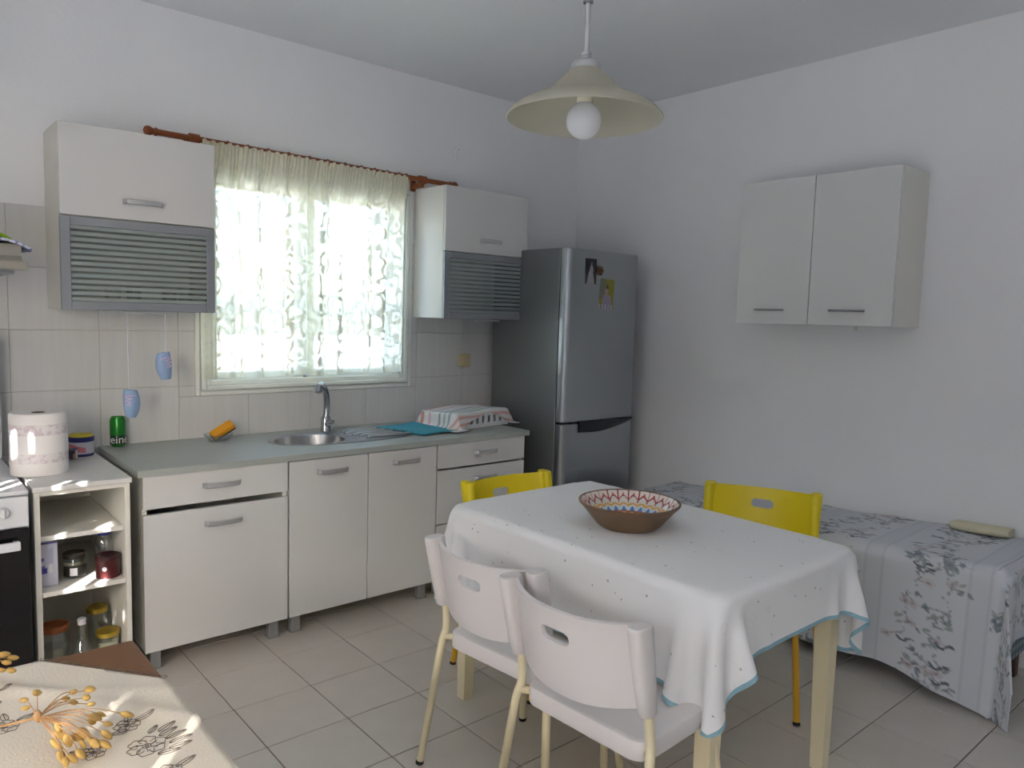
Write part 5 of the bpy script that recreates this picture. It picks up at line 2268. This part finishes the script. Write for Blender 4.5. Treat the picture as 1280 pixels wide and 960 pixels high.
# ------------------------------------------------------------------ near table with embroidered cloth
NX0, NX1, NY0, NY1, NZ = -4.35, -3.337, -3.25, -2.010, 0.738
t = thing('side_table', 'brown wooden table partly covered by the embroidered ivory cloth', 'table', ((NX0 + NX1) / 2, (NY0 + NY1) / 2, 0))
b = B()
slab(b, NX0, NX1, NY0, NY1, NZ - .028, NZ, .012, .004)
obj('table_top', b, M['wood_table'], t, smooth=40)
for lx in (NX0 + .07, NX1 - .07):
    for ly in (NY0 + .07, NY1 - .07):
        b = B()
        box(b, lx - .03, lx + .03, ly - .03, ly + .03, .0005, NZ - .028, .004)
        obj('leg', b, M['wood_table'], t)
b = B()
box(b, NX0 + .06, NX1 - .06, NY1 - .08, NY1 - .06, NZ - .11, NZ - .028)
box(b, NX0 + .06, NX1 - .06, NY0 + .06, NY0 + .08, NZ - .11, NZ - .028)
box(b, NX0 + .06, NX0 + .08, NY0 + .08, NY1 - .08, NZ - .11, NZ - .028)
box(b, NX1 - .08, NX1 - .06, NY0 + .08, NY1 - .08, NZ - .11, NZ - .028)
obj('apron', b, M['wood_table'], t)


def cz(x, y):
    """height of the cloth on the near table, with its creases"""
    w_ = 0.0022 * (1 + math.sin(5.3 * x + 7.1 * y)) * (1 + .4 * math.sin(13 * x - 5 * y))
    d = (x + 3.45) * .80 + (y + 2.27) * .6        # a fold running to the corner
    w_ += 0.006 * math.exp(-(d / .012) ** 2)
    d = (x + 3.62) * .55 + (y + 2.10) * .83
    w_ += 0.005 * math.exp(-(d / .010) ** 2)
    return NZ + .0022 + max(0, w_)


E0, E1 = Vector((-3.515, -2.004)), Vector((-3.334, -2.240))   # slanting cloth edge
ed = (E1 - E0).normalized()
en = Vector((-ed.y, ed.x))      # points away from the cloth (towards the corner)
if en.x < 0: en = -en
bm = B()
xs = np.linspace(NX0 - .15, NX1 + .16, 110)
ys = np.linspace(NY0 - .05, NY1 + .16, 100)
gv = [[bm.verts.new((x, y, 0)) for y in ys] for x in xs]
for i in range(len(xs) - 1):
    for j_ in range(len(ys) - 1):
        bm.faces.new((gv[i][j_], gv[i + 1][j_], gv[i + 1][j_ + 1], gv[i][j_ + 1]))
geom = bm.verts[:] + bm.edges[:] + bm.faces[:]
bmesh.ops.bisect_plane(bm, geom=geom, plane_co=(E0.x, E0.y, 0), plane_no=(en.x, en.y, 0), clear_outer=True)


def lay(x, y):
    z = cz(x, y)
    ox = max(0.0, x - NX1 - .002)
    oy = max(0.0, y - NY1 - .002)
    lx_ = max(0.0, NX0 - .002 - x)
    d = ox + oy + lx_
    return (min(max(x, NX0 - .004 - .02 * min(1, lx_ * 8)), NX1 + .003 + .02 * min(1, ox * 8)), min(y, NY1 + .003 + .02 * min(1, oy * 8)), z - d)


for v in bm.verts:
    v.co = lay(v.co.x, v.co.y)
nc = obj('embroidered_cloth', bm, M['embroidered'], None, smooth=180)
tag(nc, 'ivory cloth embroidered with black flowers on the brown table', 'tablecloth')
nc.modifiers.new('thick', 'SOLIDIFY').thickness = .0012

# black picots along the slanting edge
for k in range(12):
    f = (k + .5) / 12
    p = E0.lerp(E1, f)
    bm = B()
    pts = [Vector((p.x, p.y, 0)) + Vector((ed.x, ed.y, 0)) * (0.009 * math.sin(a)) + Vector((en.x, en.y, 0)) * (0.005 * (1 - math.cos(a))) for a in [2 * PI * i / 10 for i in range(11)]]
    tube(bm, [(q.x, q.y, cz(q.x, q.y) + .0005) for q in pts], .0006, 5)
    obj('picot', bm, M['ink'], nc)


def thread(bm, pts, r=.0006):
    tube(bm, [(x, y, cz(x, y) + .0006) for x, y in pts], r, 4)


def leaf(bm, x, y, a, L, W_, filled=True):
    c, s = math.cos(a), math.sin(a)
    o_ = []
    for i in range(17):
        q = 2 * PI * i / 16
        lx_, ly_ = L / 2 * math.cos(q), W_ / 2 * math.sin(q) * (1 - .3 * math.cos(q))
        o_.append((x + lx_ * c - ly_ * s, y + lx_ * s + ly_ * c))
    thread(bm, o_)
    if filled:
        for k in range(1):
            e = .5 + .3 * k
            thread(bm, [(x + (L * .12 + L * .3 * f) * c - W_ * .2 * (e - .5) * s, y + (L * .12 + L * .3 * f) * s + W_ * .5 * (e - .5) * c) for f in (0, .5, 1)], .0008)
    thread(bm, [(x - L * .5 * c, y - L * .5 * s), (x + L * .1 * c, y + L * .1 * s)], .0007)


def blossom(bm, x, y, r, rot):
    for k in range(6):
        a = rot + k * PI / 3
        px, py = x + r * .58 * math.cos(a), y + r * .58 * math.sin(a)
        pts = []
        for i in range(15):
            q = a - PI * .72 + 1.44 * PI * i / 14
            rr_ = r * .42 * (1 + .12 * math.sin(5 * q))
            pts.append((px + rr_ * math.cos(q), py + rr_ * math.sin(q)))
        thread(bm, pts)
        thread(bm, [(x + r * .2 * math.cos(a), y + r * .2 * math.sin(a)), (x + r * .6 * math.cos(a + .15), y + r * .6 * math.sin(a + .15))], .0006)
    for rr_ in (.10, .22):
        thread(bm, [(x + r * rr_ * math.cos(q), y + r * rr_ * math.sin(q)) for q in [2 * PI * i / 10 for i in range(11)]])


motifs = [
    # (flowers (x, y, r, rot), leaves (x, y, a, L, W))
    ([(-3.428, -2.462, .030, .2)], [(-3.385, -2.420, .5, .036, .012), (-3.388, -2.438, .35, .034, .012), (-3.380, -2.455, .2, .036, .011), (-3.378, -2.474, .1, .038, .011), (-3.384, -2.492, .0, .036, .012), (-3.404, -2.500, -.2, .034, .012), (-3.406, -2.415, .8, .026, .009)]),
    ([(-3.437, -2.376, .021, .9)], [(-3.405, -2.362, .3, .034, .013), (-3.455, -2.392, 3.0, .028, .012), (-3.430, -2.350, 1.4, .028, .011)]),
    ([(-3.424, -2.560, .024, .4)], [(-3.392, -2.545, .4, .036, .012), (-3.455, -2.585, 3.4, .034, .012)]),
    ([(-3.600, -2.262, .024, .1)], [(-3.565, -2.245, .4, .032, .012), (-3.635, -2.280, 3.5, .034, .012), (-3.595, -2.225, 1.6, .028, .011), (-3.655, -2.300, 3.6, .030, .010)]),
    ([], [(-3.580, -2.110, .7, .030, .010), (-3.610, -2.140, .6, .032, .010), (-3.640, -2.150, .5, .036, .010), (-3.600, -2.165, .9, .026, .010)]),
    ([(-3.500, -2.430, .020, .1)], [(-3.520, -2.415, 2.4, .024, .010)]),
    ([(-3.70, -2.55, .03, .1)], [(-3.66, -2.53, .3, .034, .012)]),
]
for fl, lv in motifs:
    bm = B()
    for q in fl: blossom(bm, *q)
    for q in lv: leaf(bm, *q)
    obj('embroidery', bm, M['ink'], nc)


def pod_mesh():
    bm = B()
    rings = []
    for r, z in ((.001, -.011), (.0055, -.008), (.0080, -.002), (.0075, .004), (.0045, .010), (.001, .013)):
        rings.append([(r * math.cos(2 * PI * i / 9) * (1 + .12 * math.sin(3 * 2 * PI * i / 9)), r * .72 * math.sin(2 * PI * i / 9), z) for i in range(9)])
    loft(bm, rings)
    bmesh.ops.recalc_face_normals(bm, faces=bm.faces)
    me = bpy.data.meshes.new('seed_pod')
    bm.to_mesh(me)
    bm.free()
    me.materials.append(M['seed'])
    for p in me.polygons:
        p.use_smooth = True
    return me


POD = pod_mesh()


def umbel(label, hub, stem_from, tips, rng):
    t = thing('dried_flower', label, 'dried flower', tuple(hub))
    hub = Vector(hub)
    bm = B()
    P = smooth_path([stem_from, Vector(stem_from).lerp(hub, .5) + Vector((0, 0, -.008)), hub], 6)
    tube(bm, P, [.0021] * len(P), 8)
    lathe(bm, [(0.002, hub.z - .008), (.0055, hub.z - .002), (.0065, hub.z + .005), (.003, hub.z + .012)], hub.x, hub.y, 10)
    obj('stem', bm, M['stalk'], t, smooth=60)
    bm = B()
    ends = []
    for tp in tips:
        tp = Vector(tp)
        m_ = hub.lerp(tp, .55) + Vector((rng.uniform(-.006, .006), rng.uniform(-.006, .006), .010))
        P = smooth_path([hub, m_, tp], 4)
        tube(bm, P, [.0008] * len(P), 5)
        ends.append((tp, (tp - m_).normalized()))
    obj('ray', bm, M['stalk'], t)['kind'] = 'stuff'
    for tp, d in ends:
        o = bpy.data.objects.new('seed_pod', POD)
        COL.objects.link(o)
        o.parent = t
        o.location = tp - hub
        o.rotation_euler = (d.to_track_quat('Z', 'Y') @ Vector((1, 0, 0)).rotation_difference(Vector((1, rng.uniform(-.6, .6), rng.uniform(-.6, .6))))).to_euler()
        s = rng.uniform(.60, .98)
        o.scale = (s, s, s * rng.uniform(.95, 1.2))
    return t


def at(u, v, z):
    """point of height z seen at pixel (u, v): used once, to lay the dried flowers out"""
    d = fwd + r2 * ((u - 640) / FPX) - u2 * ((v - 480) / FPX)
    return CAM + d * ((z - CAM.z) / d.z)


rg = random.Random(3)
tips_px = [(112, 862, .800), (92, 878, .790), (82, 873, .785), (114, 880, .780), (108, 872, .79), (118, 897, .775), (126, 893, .77), (115, 903, .768), (135, 905, .765), (133, 918, .762), (131, 930, .760),
           (104, 916, .772), (113, 925, .768), (118, 929, .766), (103, 930, .764), (96, 922, .766), (75, 918, .775), (70, 930, .77), (76, 945, .762), (90, 948, .758), (100, 942, .76), (82, 952, .758), (32, 885, .81), (30, 875, .812), (46, 866, .806), (158, 893, .757), (92, 865, .792), (72, 908, .79), (85, 925, .77)]
umbel('dried umbel with ochre seed pods spread over the embroidered cloth', at(47, 897, .800), at(-60, 908, .782), [at(u, v, z) for u, v, z in tips_px], rg)
tips_px = [(4, 818, .800), (16, 822, .79), (2, 838, .78), (14, 838, .775), (-12, 826, .80), (-20, 842, .79), (8, 828, .79)]
umbel('dried umbel with ochre seed pods at the far edge of the embroidered cloth', at(-40, 842, .800), at(-150, 872, .785), [at(u, v, z) for u, v, z in tips_px], rg)
